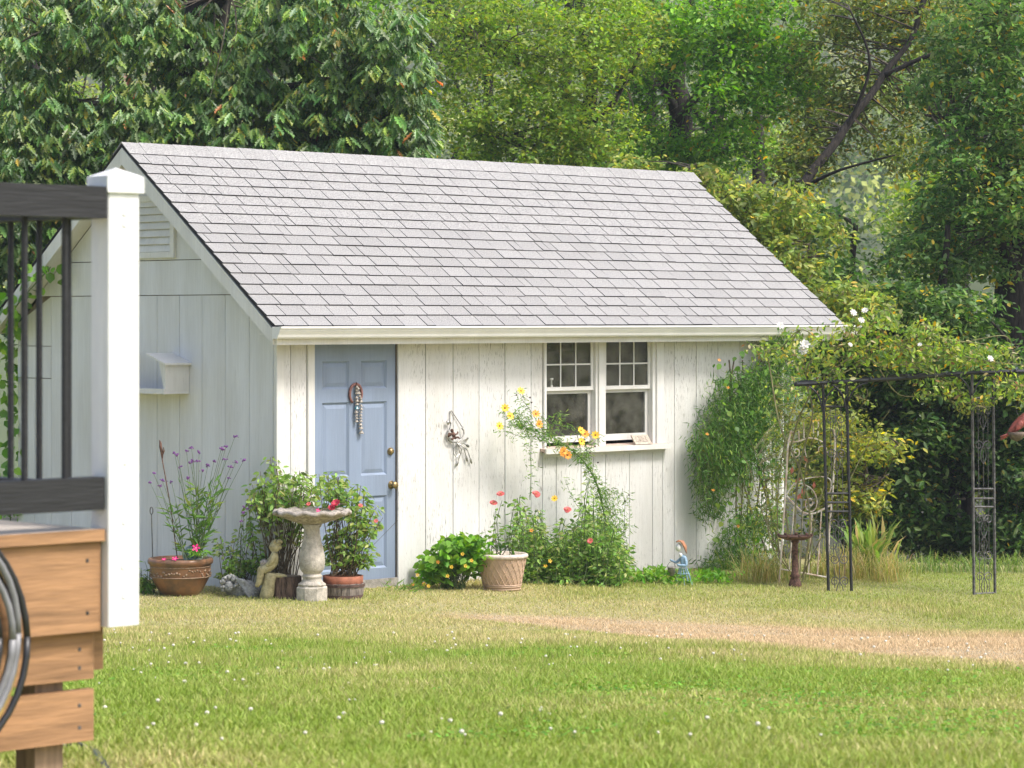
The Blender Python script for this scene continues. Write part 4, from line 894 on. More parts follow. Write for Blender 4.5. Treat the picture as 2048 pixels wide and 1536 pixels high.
bar('top_beam', [LR(1588, 769), LR(1646, 766), LR(1800, 757), LR(1944, 746), LR(2075, 742)], .017)
bar('top_beam', [LR(1600, 764, .2), LR(1694, 761, .2), LR(1800, 751, .2), LR(1986, 744, .2), LR(2080, 740, .2)], .015)
for x, y in ((1592, 768), (1665, 764), (1740, 760), (1815, 755), (1890, 750), (1960, 745), (2030, 742)): bar('rafter', [LR(x, y - 2, -.06), LR(x + 4, y - 6, .32)], .012)
for (x, y, sg) in ((1646, 766, -1), (1646, 766, 1), (1693, 763, 1), (1693, 763, -1), (1944, 746, -1), (1944, 746, 1), (1986, 744, 1)):
    bar('brace', [LR(x + sg * 40 * math.sin(w), y + 48 * math.cos(w) - 0) if sg else 0 for w in ()] or bez([LR(x + sg * 42, y + 3), LR(x + sg * 26, y + 8), LR(x + sg * 9, y + 26), LR(x + sg * 1, y + 55)], 5), .008, M_iron, 5)
bar('foot_bar', [eR(0, 1188), eR(1, 1186)], .010, M_iron2)
# red tin bird feeder hanging from the arbour
D = DR
cf = thing('hanging_feeder', 'red tin bird shaped feeder with a rusty tray hanging from the arbour', 'bird feeder', P(2040, 880, D))
def q(x, y, d=0): return P(1980 + x / 10.97, 760 + y / 10.97, D + d)
mb = MB(); mb.tube([q(370, 1180), q(440, 1130), q(560, 1030), q(700, 900), q(830, 760), q(900, 700)], [.006, .024, .045, .05, .038, .012], 10); obj('bird_body', mb, M_red, cf, smooth=True)
for k in range(3): mb = MB(); mb.tube([q(390, 1190 + 10 * k, -.01 + .01 * k), q(300, 1220 + 30 * k, -.015 + .01 * k), q(225, 1240 + 40 * k, -.02 + .012 * k)], [.01, .008, .004], 6); obj('tail_feather', mb, M_red, cf)
mb = MB(); mb.lathe(q(580, 1140), [(.004, -.085), (.05, -.065), (.075, -.03), (.083, 0), (.079, 0), (.05, -.055), (.004, -.075)], 20); obj('tray', mb, M_mesh, cf, smooth=True)
obj('wing', MB().ball(q(640, 1000, -.045), (.03, .012, .05), 10, 7, M=Matrix.Rotation(.6, 3, 'Y')), M_red, cf, smooth=True)
obj('hanger_wire', MB().tube([q(650, 850), q(580, 680), q(560, 300), P(2036, 742, D)], .002, 4), M_iron2, cf)

# ------------------------------------------------------------------ plants
GP = {'mid': [(4, (.085, .17, .035)), (3, (.13, .23, .05)), (1, (.20, .27, .06))],
      'basil': [(4, (.15, .25, .055)), (3, (.23, .33, .09)), (1.5, (.08, .14, .035)), (1.5, (.30, .35, .12))],
      'fresh': [(4, (.11, .24, .03)), (3, (.17, .31, .05)), (1, (.07, .15, .03))],
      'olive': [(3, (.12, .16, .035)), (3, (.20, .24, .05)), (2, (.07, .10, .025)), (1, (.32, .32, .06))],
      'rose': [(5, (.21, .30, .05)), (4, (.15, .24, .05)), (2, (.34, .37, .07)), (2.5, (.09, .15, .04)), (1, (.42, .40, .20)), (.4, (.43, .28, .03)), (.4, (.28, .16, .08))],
      'dark': [(4, (.035, .075, .02)), (3, (.06, .11, .03)), (1, (.10, .16, .05))]}
def leafset(name, root, pos, out, size, pal, tpl, droop=.5, up=.6, mt=None, wid=None):
    n = len(pos); pos = np.asarray(pos)
    ax = nrmz(np.asarray(out) + .7 * rdir(n)) - np.array([0, 0, droop]); nr = np.array([0, -.25, up]) + .75 * rdir(n)
    return leafcloud(name, pos, ax, nr, size * rng.uniform(.6, 1.25, n), pick(GP[pal] if isinstance(pal, str) else pal, n), tpl, mt or M_leaf, root, wid)
def stemline(a, b, bow=.05, n=6):
    a, b = Vector(a), Vector(b); k = Vector((random.uniform(-1, 1), random.uniform(-1, 1), .4)) * bow
    return [a.lerp(b, i / n) + k * math.sin(math.pi * i / n) for i in range(n + 1)]
def bushy(name, label, cat, base, tips, size, pal, tpl=T_OV, per=26, stem_r=.004, stem_mat=None, frm=.45, spread=.05, droop=.5, group=None, whorl=None):
    """stems from around base to the given tip points, leaves along their upper part."""
    root = thing(name, label, cat, base, 0, group)
    pos, out = [], []; mb = MB()
    for tp in tips:
        b0 = base + Vector((random.uniform(-.11, .11), random.uniform(-.08, .08), 0)); ln = stemline(b0, tp, .04)
        mb.tube(ln, [stem_r * (1.15 - .6 * i / 6) for i in range(7)], 5)
        for k in range(per):
            f = frm + (1 - frm) * random.random() ** .7; p_ = b0.lerp(Vector(tp), f)
            i = min(5, int(f * 6)); p_ = ln[i].lerp(ln[i+1], f * 6 - i); w = random.uniform(0, 6.283); o_ = Vector((math.cos(w), math.sin(w), .25))
            pos.append(p_ + o_ * random.uniform(0, spread)); out.append(o_)
    o = obj('stems', mb, stem_mat or M_stem, root); o['kind'] = 'stuff'
    o = leafset('foliage', root, np.array(pos), np.array(out), size, pal, tpl, droop); o['kind'] = 'stuff'
    return root
def flowermesh(name, r, npet, mt_pet, mt_c, cr=.25, cup=.15, layers=1):
    mb = MB()
    for L in range(layers):
        for k in range(npet):
            w = 6.283 * (k + .5 * L) / npet; d = Vector((math.cos(w), math.sin(w), cup + .35 * L)); s_ = Vector((-math.sin(w), math.cos(w), 0)); rr = r * (1 - .25 * L)
            mb.add([d * 0, d * rr * .55 + s_ * rr * .26, d * rr * .95 + s_ * rr * .2, d * rr * 1.03, d * rr * .95 - s_ * rr * .2, d * rr * .55 - s_ * rr * .26], [(0,5,4,3,2,1)], 0)
    mb.ball((0, 0, r * .05), (r * cr, r * cr, r * cr * .7), 7, 5, 1)
    me = bpy.data.meshes.new(name); me.from_pydata(mb.v, [], mb.f); me.materials.append(mt_pet); me.materials.append(mt_c); me.polygons.foreach_set('material_index', mb.m); return me
M_or = mat('orange_petal', (.78, .30, .02), .6, noise=.1); M_ye = mat('yellow_petal', (.80, .50, .03), .6, noise=.1); M_zin = mat('salmon_petal', (.62, .13, .12), .6, noise=.2)
M_pk = mat('hot_pink_petal', (.70, .02, .20), .6, noise=.1); M_pu = mat('purple_petal', (.19, .065, .25), .7, noise=.3, scale=200); M_wh = mat('white_petal', (.82, .80, .76), .6, noise=.05); M_cen = mat('flower_centre', (.30, .13, .02), .8); M_dk = mat('dark_centre', (.04, .02, .02), .8)
F_or = flowermesh('flower', .040, 8, M_or, M_cen); F_ye = flowermesh('flower', .038, 8, M_ye, M_cen); F_zin = flowermesh('flower', .036, 11, M_zin, M_cen, .3, .1, 2); F_pk = flowermesh('flower', .034, 5, M_pk, M_wh, .12, .2); F_susan = flowermesh('flower', .024, 5, M_ye, M_dk, .22, .1); F_suso = flowermesh('flower', .024, 5, M_or, M_dk, .22, .1); F_wh = flowermesh('flower', .045, 7, M_wh, M_ye, .12, .35, 3); F_red = flowermesh('flower', .04, 8, mat('crimson_petal', (.55, .03, .07), .6), M_cen, .2, .4, 2)
def flower(root, me, p, tilt=None, s=1):
    o = bpy.data.objects.new('flower', me); COL.objects.link(o); o.parent = root; o.location = Vector(p) - wloc(root)
    d = Vector(tilt or (random.uniform(-.5, .5), -1, random.uniform(.3, 1.2))).normalized(); o.rotation_euler = d.to_track_quat('Z', 'Y').to_euler(); o.scale = (s, s, s); return o
# --- purple verbena in the bowl
D = 23.3; base = P(392, 1118, D)
vb = thing('verbena_plant', 'tall airy verbena with tiny purple flower heads in the brown bowl', 'plant', base)
heads = [(307,947),(324,960),(319,972),(343,963),(300,965),(354,909),(383,895),(373,902),(398,905),(386,922),(375,956),(416,930),(405,940),(428,922),(443,896),(452,893),(470,873),(450,918),(472,924),(488,920),(461,934),(457,956),(360,934),(349,906),(446,899),(381,925),(394,922)]
mb = MB(); lp_, lo_ = [], []
for (hx, hy) in heads:
    tp = P(hx, hy, D + random.uniform(-.12, .12)); b0 = P(395 if hx > 345 else 372, 1116, D) + Vector((random.uniform(-.03, .03), random.uniform(-.04, .04), 0)); ln = stemline(b0, tp, .02)
    mb.tube(ln, [.0034, .003, .0028, .0025, .002, .0018, .0015], 4)
    for k in range(9):
        f = random.uniform(.08, .7); i = int(f * 6); lp_.append(ln[i].lerp(ln[i+1], f * 6 - i)); w = random.uniform(0, 6.28); lo_.append((math.cos(w), .4 * math.sin(w), .9))
    fm = MB()
    for k in range(9): fm.ball(tp + Vector((random.gauss(0, .009), random.gauss(0, .009), random.gauss(0, .005))), random.uniform(.004, .008), 6, 4)
    obj('flower_head', fm, M_pu, vb)
o = obj('stems', mb, M_stem, vb); o['kind'] = 'stuff'
o = leafset('foliage', vb, np.array(lp_), np.array(lo_), .105, 'mid', T_LN, .25, .4, None, np.full(len(lp_), 1.5)); o['kind'] = 'stuff'
c = P(395, 1118, 23.15); pt = bushy('petunia', 'small pink petunia blooming in the brown bowl', 'plant', c, [c + Vector((random.uniform(-.06, .06), random.uniform(-.05, .05), random.uniform(.03, .08))) for i in range(8)], .035, 'fresh', per=14, frm=.2, stem_r=.002)
flower(pt, F_pk, P(392, 1096, 23.1), (0, -1, .4)); flower(pt, F_pk, P(350, 1118, 23.1), (0, -1, 1.5), .8); flower(pt, F_pk, P(328, 1119, 23.12), (0, -1, 2), .6)
# --- lance leaved plant left of the bowl
c = at_ground(P(285, 1188, 23.4)); n = 26
tipsz = [c + Vector((random.uniform(-.07, .07), random.uniform(-.06, .06), random.uniform(.05, .3))) for i in range(n)]
bushy('lance_plant', 'narrow leaved green plant at the gable wall beside the brown bowl', 'plant', c, tipsz, .11, 'mid', T_LN, 6, .003, frm=.1)
# --- leafy bushes by the corner
def tipsfrom(lst, D, dz=.15, jit=6): return [P(x + random.uniform(-jit, jit), y + random.uniform(-jit, jit), D + random.uniform(-dz, dz)) for x, y in lst]
c = at_ground(P(560, 1185, 23.35))
L1 = [(540, 918), (548, 925), (525, 940), (500, 975), (510, 985), (520, 975), (530, 990), (550, 985), (560, 965), (575, 955), (590, 950), (600, 945), (612, 950), (620, 960), (630, 975), (595, 985), (575, 990), (550, 1005), (515, 1010), (498, 1000), (605, 985), (625, 995), (585, 1010), (540, 1020), (600, 1040), (570, 1060), (620, 1060)]
bushy('leafy_bush', 'tall leafy herb bush with bare brown stems behind the stone birdbath', 'bush', c, tipsfrom(L1, 23.35) + tipsfrom(L1, 23.4), .062, 'basil', T_OV, 20, .0045, M_stemb, .72, .06, .75)
c = at_ground(P(480, 1178, 23.5))
L2 = [(455, 1090), (445, 1075), (470, 1080), (480, 1070), (487, 1045), (500, 1060), (505, 1050), (515, 1080), (465, 1110), (475, 1120), (490, 1115), (500, 1120), (460, 1130), (480, 1140), (510, 1130), (520, 1120), (450, 1150), (530, 1110), (440, 1085)]
bushy('low_bush', 'low leafy bush with brown stems behind the grey angel sculpture', 'bush', c, tipsfrom(L2, 23.5) + tipsfrom(L2[6:], 23.45), .048, 'basil', T_OV, 22, .0035, M_stemb, .6, .05, .6)
rr = thing('verbena_sprig', 'thin verbena sprig with purple heads beside the low bush', 'plant', at_ground(P(465, 1180, 23.3)))
mb = MB()
for (hx, hy) in ((487, 1014), (494, 1017), (485, 1025), (482, 1043), (501, 1010)):
    tp = P(hx, hy, 23.2); mb.tube(stemline(at_ground(P(470, 1180, 23.3)), tp, .03), .0018, 4); fm = MB()
    for k in range(7): fm.ball(tp + Vector((random.gauss(0, .008), 0, random.gauss(0, .004))), .006, 6, 4)
    obj('flower_head', fm, M_pu, rr)
o = obj('stems', mb, M_stem, rr); o['kind'] = 'stuff'
c = P(686, 1150, 23.25)
L3 = [(640, 950), (655, 945), (670, 945), (680, 950), (690, 962), (665, 965), (650, 975), (680, 985), (705, 975), (720, 970), (728, 985), (700, 1000), (715, 1010), (735, 1010), (750, 1020), (755, 1045), (740, 1060), (725, 1040), (700, 1050), (680, 1060), (665, 1070), (650, 1085), (690, 1085), (715, 1080), (735, 1090), (745, 1110), (720, 1115), (700, 1110), (670, 1110), (655, 1120), (735, 1130), (690, 1130)]
pb = bushy('potted_bush', 'dense leafy bush growing in the terracotta and barrel planter at the door', 'bush', c, tipsfrom(L3, 23.25, .12) + tipsfrom(L3, 23.3, .12), .058, 'basil', T_OV, 24, .004, M_stemb, .55, .06, .7)
for (x, y) in ((752, 1042), (721, 1011), (617, 1008)): flower(pb, F_zin, P(x, y, 23.1), None, .55)
mb = MB(); mb.tube(stemline(c, P(766, 1035, 23.2), .02), .002, 4); mb.tube(stemline(c, P(795, 1041, 23.3), .02), .0015, 4); obj('thin_stems', mb, M_stemb, pb)['kind'] = 'stuff'
# red flowers laid in the birdbath
bfp = P(624, 1199, 23.0)
for i, (x, y, l) in enumerate(((663, 1017, 'crimson cut blossom lying at the middle of the birdbath bowl'), (672, 1008, 'tall crimson cut blossom standing up in the birdbath bowl'), (636, 1021, 'pale pink cut blossom on the near rim of the birdbath'))):
    fr_ = thing('cut_flower', l, 'flower', P(x, y + 6, 22.95)); flower(fr_, F_red if i < 2 else F_pk, P(x, y, 22.9), None, (.8, 1, .55)[i]); obj('stem', MB().tube([P(x, y, 22.92), P(x + 22, y + 4 - 4 * i, 23.0)], .004, 5), M_stemb, fr_)
# --- mound left of the lattice pot
c = G(905, 1178)
tipm = []
for k in range(120):
    w = random.uniform(0, 6.28); rr_ = math.sqrt(random.random()); x = 905 + 78 * rr_ * math.cos(w); hh = 118 * (1 - ((x - 950) / 135) ** 2) * (1 - .5 * random.random()) * (1 if x < 975 else .6); tipm.append(P(x, 1180 - max(6, hh), c.y + .22 * rr_ * math.sin(w)))
md = bushy('susan_vine', 'green mound of black eyed susan vine with small orange flowers beside the lattice pot', 'vine', c, tipm, .062, 'fresh', T_ROU, 16, .0025, None, .5, .08, .45)
for (x, y) in ((925, 1108), (903, 1134), (931, 1132), (848, 1168), (857, 1172), (826, 1168), (876, 1124), (943, 1121), (835, 1150), (895, 1152)): flower(md, F_susan if x % 2 else F_suso, P(x, y, c.y - .27), (random.uniform(-.3, .3), -1, .3), .7)
# --- flowers in the lattice pot
c = G(1004, 1180) + Vector((0, 0, .28))
zp = bushy('zinnia_plant', 'zinnias with salmon flowers growing in the beige lattice pot', 'plant', c, tipsfrom([(990, 1020), (1003, 1000), (1012, 1060), (1030, 1050), (1020, 1080), (985, 1075), (970, 1080), (1040, 1075), (1000, 1050), (1033, 1000), (1045, 1030)], c.y, .12), .06, 'mid', T_OV, 12, .004, None, .2, .03, .4)
for (x, y) in ((987, 1006), (1001, 988), (1072, 987), (1135, 1019)): flower(zp, F_zin, P(x, y, c.y - .05), (random.uniform(-.3, .3), -.6, 1))
# --- the large mixed clump under the window
c = G(1130, 1165)
tipc = []
for k in range(330):
    x = random.uniform(1030, 1255); tall = (138 + 38 * math.sin(x * .045 - 1.2) + 25 * math.sin(x * .13)) * random.uniform(.8, 1.15)
    tipc.append(P(x, 1172 - tall * (1 - random.random() ** 1.6 * .95), c.y + random.uniform(-.35, .35)))
root = thing('flower_clump', 'large tangled clump of flowering annuals under the window', 'plant', c)
mb = MB(); pos, out = [], []
for tp in tipc:
    b0 = Vector((tp.x * .9 + c.x * .1 + random.uniform(-.04, .04), tp.y + random.uniform(-.1, .1), 0)); b0.z = gz(b0.x, b0.y); ln = stemline(b0, tp, .05); mb.tube(ln, .003, 4)
    for k in range(34):
        f = random.random() ** .7; i = min(5, int(f * 6)); w = random.uniform(0, 6.28); o_ = Vector((math.cos(w), math.sin(w), .2)); pos.append(ln[i].lerp(ln[i+1], f * 6 - i) + o_ * random.uniform(0, .05)); out.append(o_)
obj('stems', mb, M_stem, root)['kind'] = 'stuff'
pos, out = np.array(pos), np.array(out); hf = rng.uniform(size=len(pos)) < .55
leafset('broad_foliage', root, pos[hf], out[hf], .055, [(4, (.15, .26, .055)), (3, (.23, .34, .09)), (2, (.08, .15, .03)), (1, (.33, .36, .15))], T_OV, .4)['kind'] = 'stuff'
leafset('feathery_foliage', root, pos[~hf], out[~hf], .06, 'mid', T_LN, .4)['kind'] = 'stuff'
for (x, y, me) in ((1109, 997, F_ye), (1063, 1061, F_suso), (1180, 1082, F_zin), (1100, 1122, F_susan), (1091, 1132, F_susan), (1135, 1020, F_zin), (1075, 990, F_zin)): flower(root, me, P(x, y, c.y - .4), None, .8)
# --- orange cosmos arching up to the window
c = G(1205, 1160)
cs = thing('orange_cosmos', 'lanky orange cosmos arching up past the window sill', 'plant', c)
def P_(x, y, d=0): u_, z_ = front(x, y, .32 - d); return wallp(u_, .32 - d, z_)
D = 0
main = [(1205, 1160), (1215, 1080), (1205, 1010), (1190, 960), (1165, 920), (1130, 890), (1090, 868), (1050, 855), (1035, 830)]
sd = [[(1165, 920), (1150, 860), (1120, 850), (1115, 835), (1128, 828)], [(1130, 890), (1080, 875), (1040, 872), (1010, 862)], [(1090, 868), (1060, 820), (1045, 800), (1040, 785)], [(1050, 855), (1025, 835), (1012, 820)], [(1050, 850), (1030, 850), (1000, 855)], [(1190, 960), (1175, 905), (1170, 880), (1165, 865)], [(1205, 1010), (1240, 1040), (1255, 1055)], [(1215, 1080), (1180, 1040), (1150, 1005), (1130, 960)], [(1165, 920), (1185, 890), (1195, 875)], [(1215, 1120), (1245, 1080), (1250, 1010), (1255, 990)], [(1090, 868), (1095, 850), (1085, 835)], [(1060, 1000), (1062, 940), (1060, 900), (1062, 880)]]
mb = MB(); pos, out = [], []
for j, ln in enumerate([main] + sd):
    pts = bez([P_(x, y, -.03 + .04 * math.sin(j * 2.1 + i)) for i, (x, y) in enumerate(ln)], 6)
    r0 = .011 if j == 0 else .0035; mb.tube(pts, [r0 * (1 - .7 * i / len(pts)) for i in range(len(pts))], 5)
    for p_ in pts[2:]:
        for k in range(5 if j else 36):
            w = random.uniform(0, 6.28); o_ = Vector((math.cos(w), math.sin(w), .1)); pos.append(p_ + Vector((random.gauss(0, .03), random.gauss(0, .03), random.gauss(0, .022))) * (1.4 if j == 0 else 1)); out.append(o_)
obj('stems', mb, M_stem, cs)['kind'] = 'stuff'
leafset('foliage', cs, np.array(pos), np.array(out), .05, 'mid', T_LN, .5, .3, None, np.full(len(pos), 1.3))['kind'] = 'stuff'
extra = np.array([P_(random.gauss(1218, 18), random.uniform(975, 1150), random.gauss(0, .06)) for k in range(1300)]); leafset('feathery_foliage', cs, extra, rdir(len(extra)), .055, 'mid', T_LN, .8)['kind'] = 'stuff'
for (x, y, me) in ((1042, 782, F_ye), (1010, 816, F_ye), (1020, 832, F_ye), (999, 852, F_ye), (1072, 828, F_or), (1078, 848, F_or), (1162, 861, F_ye), (1170, 868, F_or), (1191, 870, F_ye), (1128, 902, F_or), (1135, 910, F_or), (1125, 905, F_or), (1163, 883, F_ye)): flower(cs, me, P_(x, y, -.09), (random.uniform(-.1, .9), -1, random.uniform(.2, .8)), 1.0)
for (x, y) in ((1033, 790), (1060, 795), (1063, 805), (1172, 900), (1180, 905), (1190, 893), (1196, 925), (1258, 990), (1250, 1002)): obj('seed_head', MB().ball(P_(x, y, -.06), .008, 6, 5), M_dk, cs)
# --- weeds and ground plants along the shed foot
def tuft(name, label, cat, lst, size, pal, tpl, nper, hgt, mt=None, group=None, wid=None):
    c = G(*lst[0]); root = thing(name, label, cat, c, 0, group); pos, out = [], []
    for (x, y) in lst:
        g_ = G(x, y)
        for k in range(nper): q_ = g_ + Vector((random.gauss(0, .09), random.gauss(0, .07), 0)); q_.z = gz(q_.x, q_.y) + random.uniform(0, hgt); pos.append(q_); w = random.uniform(0, 6.28); out.append((math.cos(w), math.sin(w), 1.0))
    leafset('foliage', root, np.array(pos), np.array(out), size, pal, tpl, .15, .3, mt, wid)['kind'] = 'stuff'; return root
tuft('weed_patch', 'low green weeds along the shed foot beside the tin girl', 'weeds', [(1275, 1165), (1300, 1168), (1325, 1166), (1345, 1170), (1400, 1168), (1420, 1166), (1440, 1168), (1310, 1160)], .06, 'fresh', T_OV, 60, .1)
tuft('weed_patch', 'sparse weeds at the shed foot between door and mound', 'weeds', [(800, 1185), (815, 1182), (830, 1184)], .07, 'mid', T_LN, 30, .06)
# --- feathery cypress vine on the wall corner
D = 26.6
vn = thing('cypress_vine', 'feathery dark green cypress vine hanging in a mass on the shed corner', 'vine', G(1490, 1155))
bl = [(1500, 760, 55, 30), (1475, 790, 60, 38), (1460, 830, 62, 40), (1440, 870, 62, 40), (1425, 910, 50, 40), (1420, 960, 36, 40), (1415, 1010, 24, 35), (1510, 820, 45, 45), (1490, 880, 50, 40), (1540, 740, 40, 30), (1560, 700, 35, 25), (1460, 930, 45, 40), (1550, 790, 40, 40), (1440, 1130, 45, 30), (1470, 1140, 45, 25), (1500, 1120, 40, 35), (1545, 670, 38, 22), (1530, 860, 36, 40), (1530, 930, 24, 40), (1490, 1050, 30, 40), (1455, 1085, 30, 35), (1530, 1040, 28, 50), (1432, 760, 12, 10), (1395, 890, 10, 14)]
pos = []
for (x, y, rx, ry) in bl:
    n = int(rx * ry * .45); b_ = inball(n) * rng.uniform(.7, 1.3, (n, 1)); k = np.clip(.75 + .25 * rng.normal(size=(n, 1)), .3, 1.3)
    fz = np.array([front(x + rx * q_[0], y + ry * q_[2], .16) for q_ in b_]); 
    for (uu, zz), q_ in zip(fz, b_): pos.append(wallp(min(uu, 6.6), .20 + .17 * q_[1], zz))
pos = np.array(pos); n = len(pos)
leafset('fine_foliage', vn, pos, np.array([0, -.2, -.3]) + .9 * rdir(n), .075, [(5, (.055, .125, .025)), (3, (.10, .20, .045)), (1.2, (.20, .29, .07))], T_LN, .5, .3, None, np.full(n, 1.0))['kind'] = 'stuff'
mb = MB()
for k in range(9):
    x0 = 1490 + 9 * k; ln_ = [(x0 + random.uniform(-15, 15), 1150), (x0 - 10 + random.uniform(-20, 20), 1040), (x0 - 25 + random.uniform(-25, 25), 930), (x0 - 30 + random.uniform(-30, 30), 820), (x0 - 5 + random.uniform(-30, 30), 720)]
    mb.tube(bez([wallp(*(lambda t_: (t_[0], .12, t_[1]))(front(x, y, .12))) for x, y in ln_], 4), .008, 5)
obj('woody_stems', mb, M_stemb, vn)['kind'] = 'stuff'
mb = MB(); hang = []
for k in range(130):
    x, y = random.uniform(1392, 1500), random.uniform(820, 960); l = random.uniform(40, 130); uu, zz = front(x, y, .2); u2, z2 = front(x + random.uniform(-8, 8), min(1150, y + l), .2); a_, b_ = wallp(uu, .22 + random.uniform(-.1, .1), zz), wallp(u2, .2 + random.uniform(-.08, .1), z2); mb.tube(stemline(a_, b_, .03), .002, 3)
obj('hanging_strands', mb, mat('vine_strand', (.17, .22, .06), .7), vn)['kind'] = 'stuff'
for (x, y) in ((1408, 868), (1450, 775), (1432, 720), (1470, 1052), (1420, 980)): u_, z_ = front(x, y, .36); flower(vn, F_suso, wallp(u_, .40, z_), None, .7)
big = np.array([wallp(*(lambda t: (t[0], .36, t[1]))(front(x + random.uniform(-8, 8), y + random.uniform(-8, 8), .34))) for (x, y) in [(random.uniform(1430, 1560), random.uniform(700, 1140)) for _ in range(160)] + list(((1445, 940), (1420, 960), (1435, 965), (1418, 1070), (1452, 1000), (1460, 1040), (1480, 1060), (1495, 1105), (1500, 1120), (1475, 1030), (1440, 1075), (1425, 1060)))])
leafset('broad_leaves', vn, big, rdir(len(big)), .06, 'mid', T_ROU, .8)['kind'] = 'stuff'
# --- climbing rose over the arbour
D = DL + .1
rs = thing('climbing_rose', 'overgrown climbing rose with yellowing leaves and white blooms sprawling over the arbour', 'rose', G(1600, 1165))
def RP(x, y, d=0): return P(x, y, np.interp(x, [1400, 1560, 1650, 1950, 2060], [26.6, 25.9, DL + .1, DR + .05, DR]) + d)
canes = [[(1600, 1165), (1590, 1050), (1600, 930), (1625, 830), (1612, 760), (1622, 722), (1660, 712), (1745, 722)], [(1605, 1165), (1620, 1040), (1600, 940), (1560, 850), (1540, 740), (1530, 700), (1510, 690)], [(1595, 1165), (1570, 1000), (1590, 860), (1640, 760), (1700, 700), (1715, 640)], [(1640, 770), (1700, 715), (1780, 690), (1850, 670), (1900, 680), (1990, 690)], [(1645, 765), (1720, 730), (1800, 690), (1870, 660)], [(1745, 725), (1830, 735), (1890, 760), (1940, 800), (1975, 820)], [(1760, 700), (1850, 700), (1950, 680), (2010, 672), (2025, 700), (2020, 720)], [(1800, 730), (1900, 720), (1980, 730), (2060, 790)], [(1760, 740), (1800, 790), (1870, 790), (1920, 810)], [(1600, 1160), (1680, 1000), (1740, 880), (1780, 820)], [(1610, 1160), (1640, 1000), (1690, 870), (1730, 800)], [(1590, 1160), (1530, 1040), (1500, 940), (1480, 900)], [(1595, 1160), (1540, 1080), (1530, 960), (1500, 880)], [(1600, 1160), (1610, 950), (1640, 850), (1700, 780)], [(1720, 640), (1760, 660), (1800, 690), (1850, 700)], [(1700, 700), (1720, 660), (1770, 620), (1790, 640)], [(1850, 690), (1960, 720), (2060, 730)], [(1700, 730), (1780, 700), (1880, 650), (1890, 640)], [(1560, 700), (1600, 660), (1640, 680), (1680, 700)], [(1560, 1160), (1555, 1000), (1570, 880), (1590, 800)]]
mb = MB()
cp = []
for j, ln in enumerate(canes):
    pts = bez([RP(x, y, random.uniform(-.12, .2)) for x, y in ln], 6); r0 = .011 if j < 4 else .006; mb.tube(pts, [r0 * (1 - .6 * i / len(pts)) for i in range(len(pts))], 5); cp += pts[6:]
twpos = []
blobs = [(1600, 700, 60, 45, 700), (1640, 745, 70, 40, 700), (1680, 690, 60, 50, 700), (1720, 650, 40, 35, 500), (1760, 700, 70, 45, 1100), (1770, 640, 40, 25, 500), (1830, 700, 60, 40, 1100), (1850, 660, 45, 25, 500), (1900, 700, 60, 35, 900), (1960, 720, 60, 30, 600), (2010, 760, 45, 40, 500), (1990, 700, 60, 22, 350), (1960, 800, 40, 22, 350), (1880, 770, 60, 30, 500), (1930, 810, 40, 20, 250), (1700, 800, 50, 60, 500), (1720, 870, 45, 60, 420), (1600, 820, 70, 60, 1100), (1620, 890, 70, 60, 700), (1570, 880, 50, 60, 800), (1560, 960, 45, 60, 600), (1520, 1000, 50, 60, 500), (1540, 1060, 60, 60, 500), (1660, 960, 60, 60, 350), (1600, 1080, 70, 60, 400), (1530, 700, 40, 25, 300), (2050, 790, 30, 30, 350)]
lpos, lpal = [], []
for (x, y, rx, ry, n) in blobs:
    for k in range(int(n * .38)):
        b_ = inball(1)[0] * random.uniform(.7, 1.35); lpos.append(RP(x + rx * b_[0], y + ry * b_[2], .3 * b_[1] + (.05 if x > 1620 else 0) + (.5 if y > 800 and x < 1750 else 0)))
        if k % 9 == 0: q_ = lpos[-1]; w = min(cp, key=lambda p_: (p_ - q_).length_squared); (w - q_).length < .6 and mb.tube(stemline(w, q_, .03, 3), .0022, 3)
obj('canes', mb, M_cane, rs)['kind'] = 'stuff'
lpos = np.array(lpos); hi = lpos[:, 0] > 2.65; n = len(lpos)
hi = (lpos[:, 2] > 1.55)  # leaves split by height: upper ones take the rose palette, the rest olive
leafset('upper_foliage', rs, lpos[hi], rdir(hi.sum()), .058, 'rose', T_OV, .45)['kind'] = 'stuff'
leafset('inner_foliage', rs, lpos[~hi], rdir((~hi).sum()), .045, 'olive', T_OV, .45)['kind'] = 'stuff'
for (x, y, s_) in ((1706, 626, .75), (1730, 622, .7), (1722, 641, .7), (1560, 652, .8), (1610, 690, 1.1), (1606, 700, 1.), (1980, 718, .7), (1700, 690, .5), (1840, 690, .5)): flower(rs, F_wh, RP(x, y, -.25), None, s_)
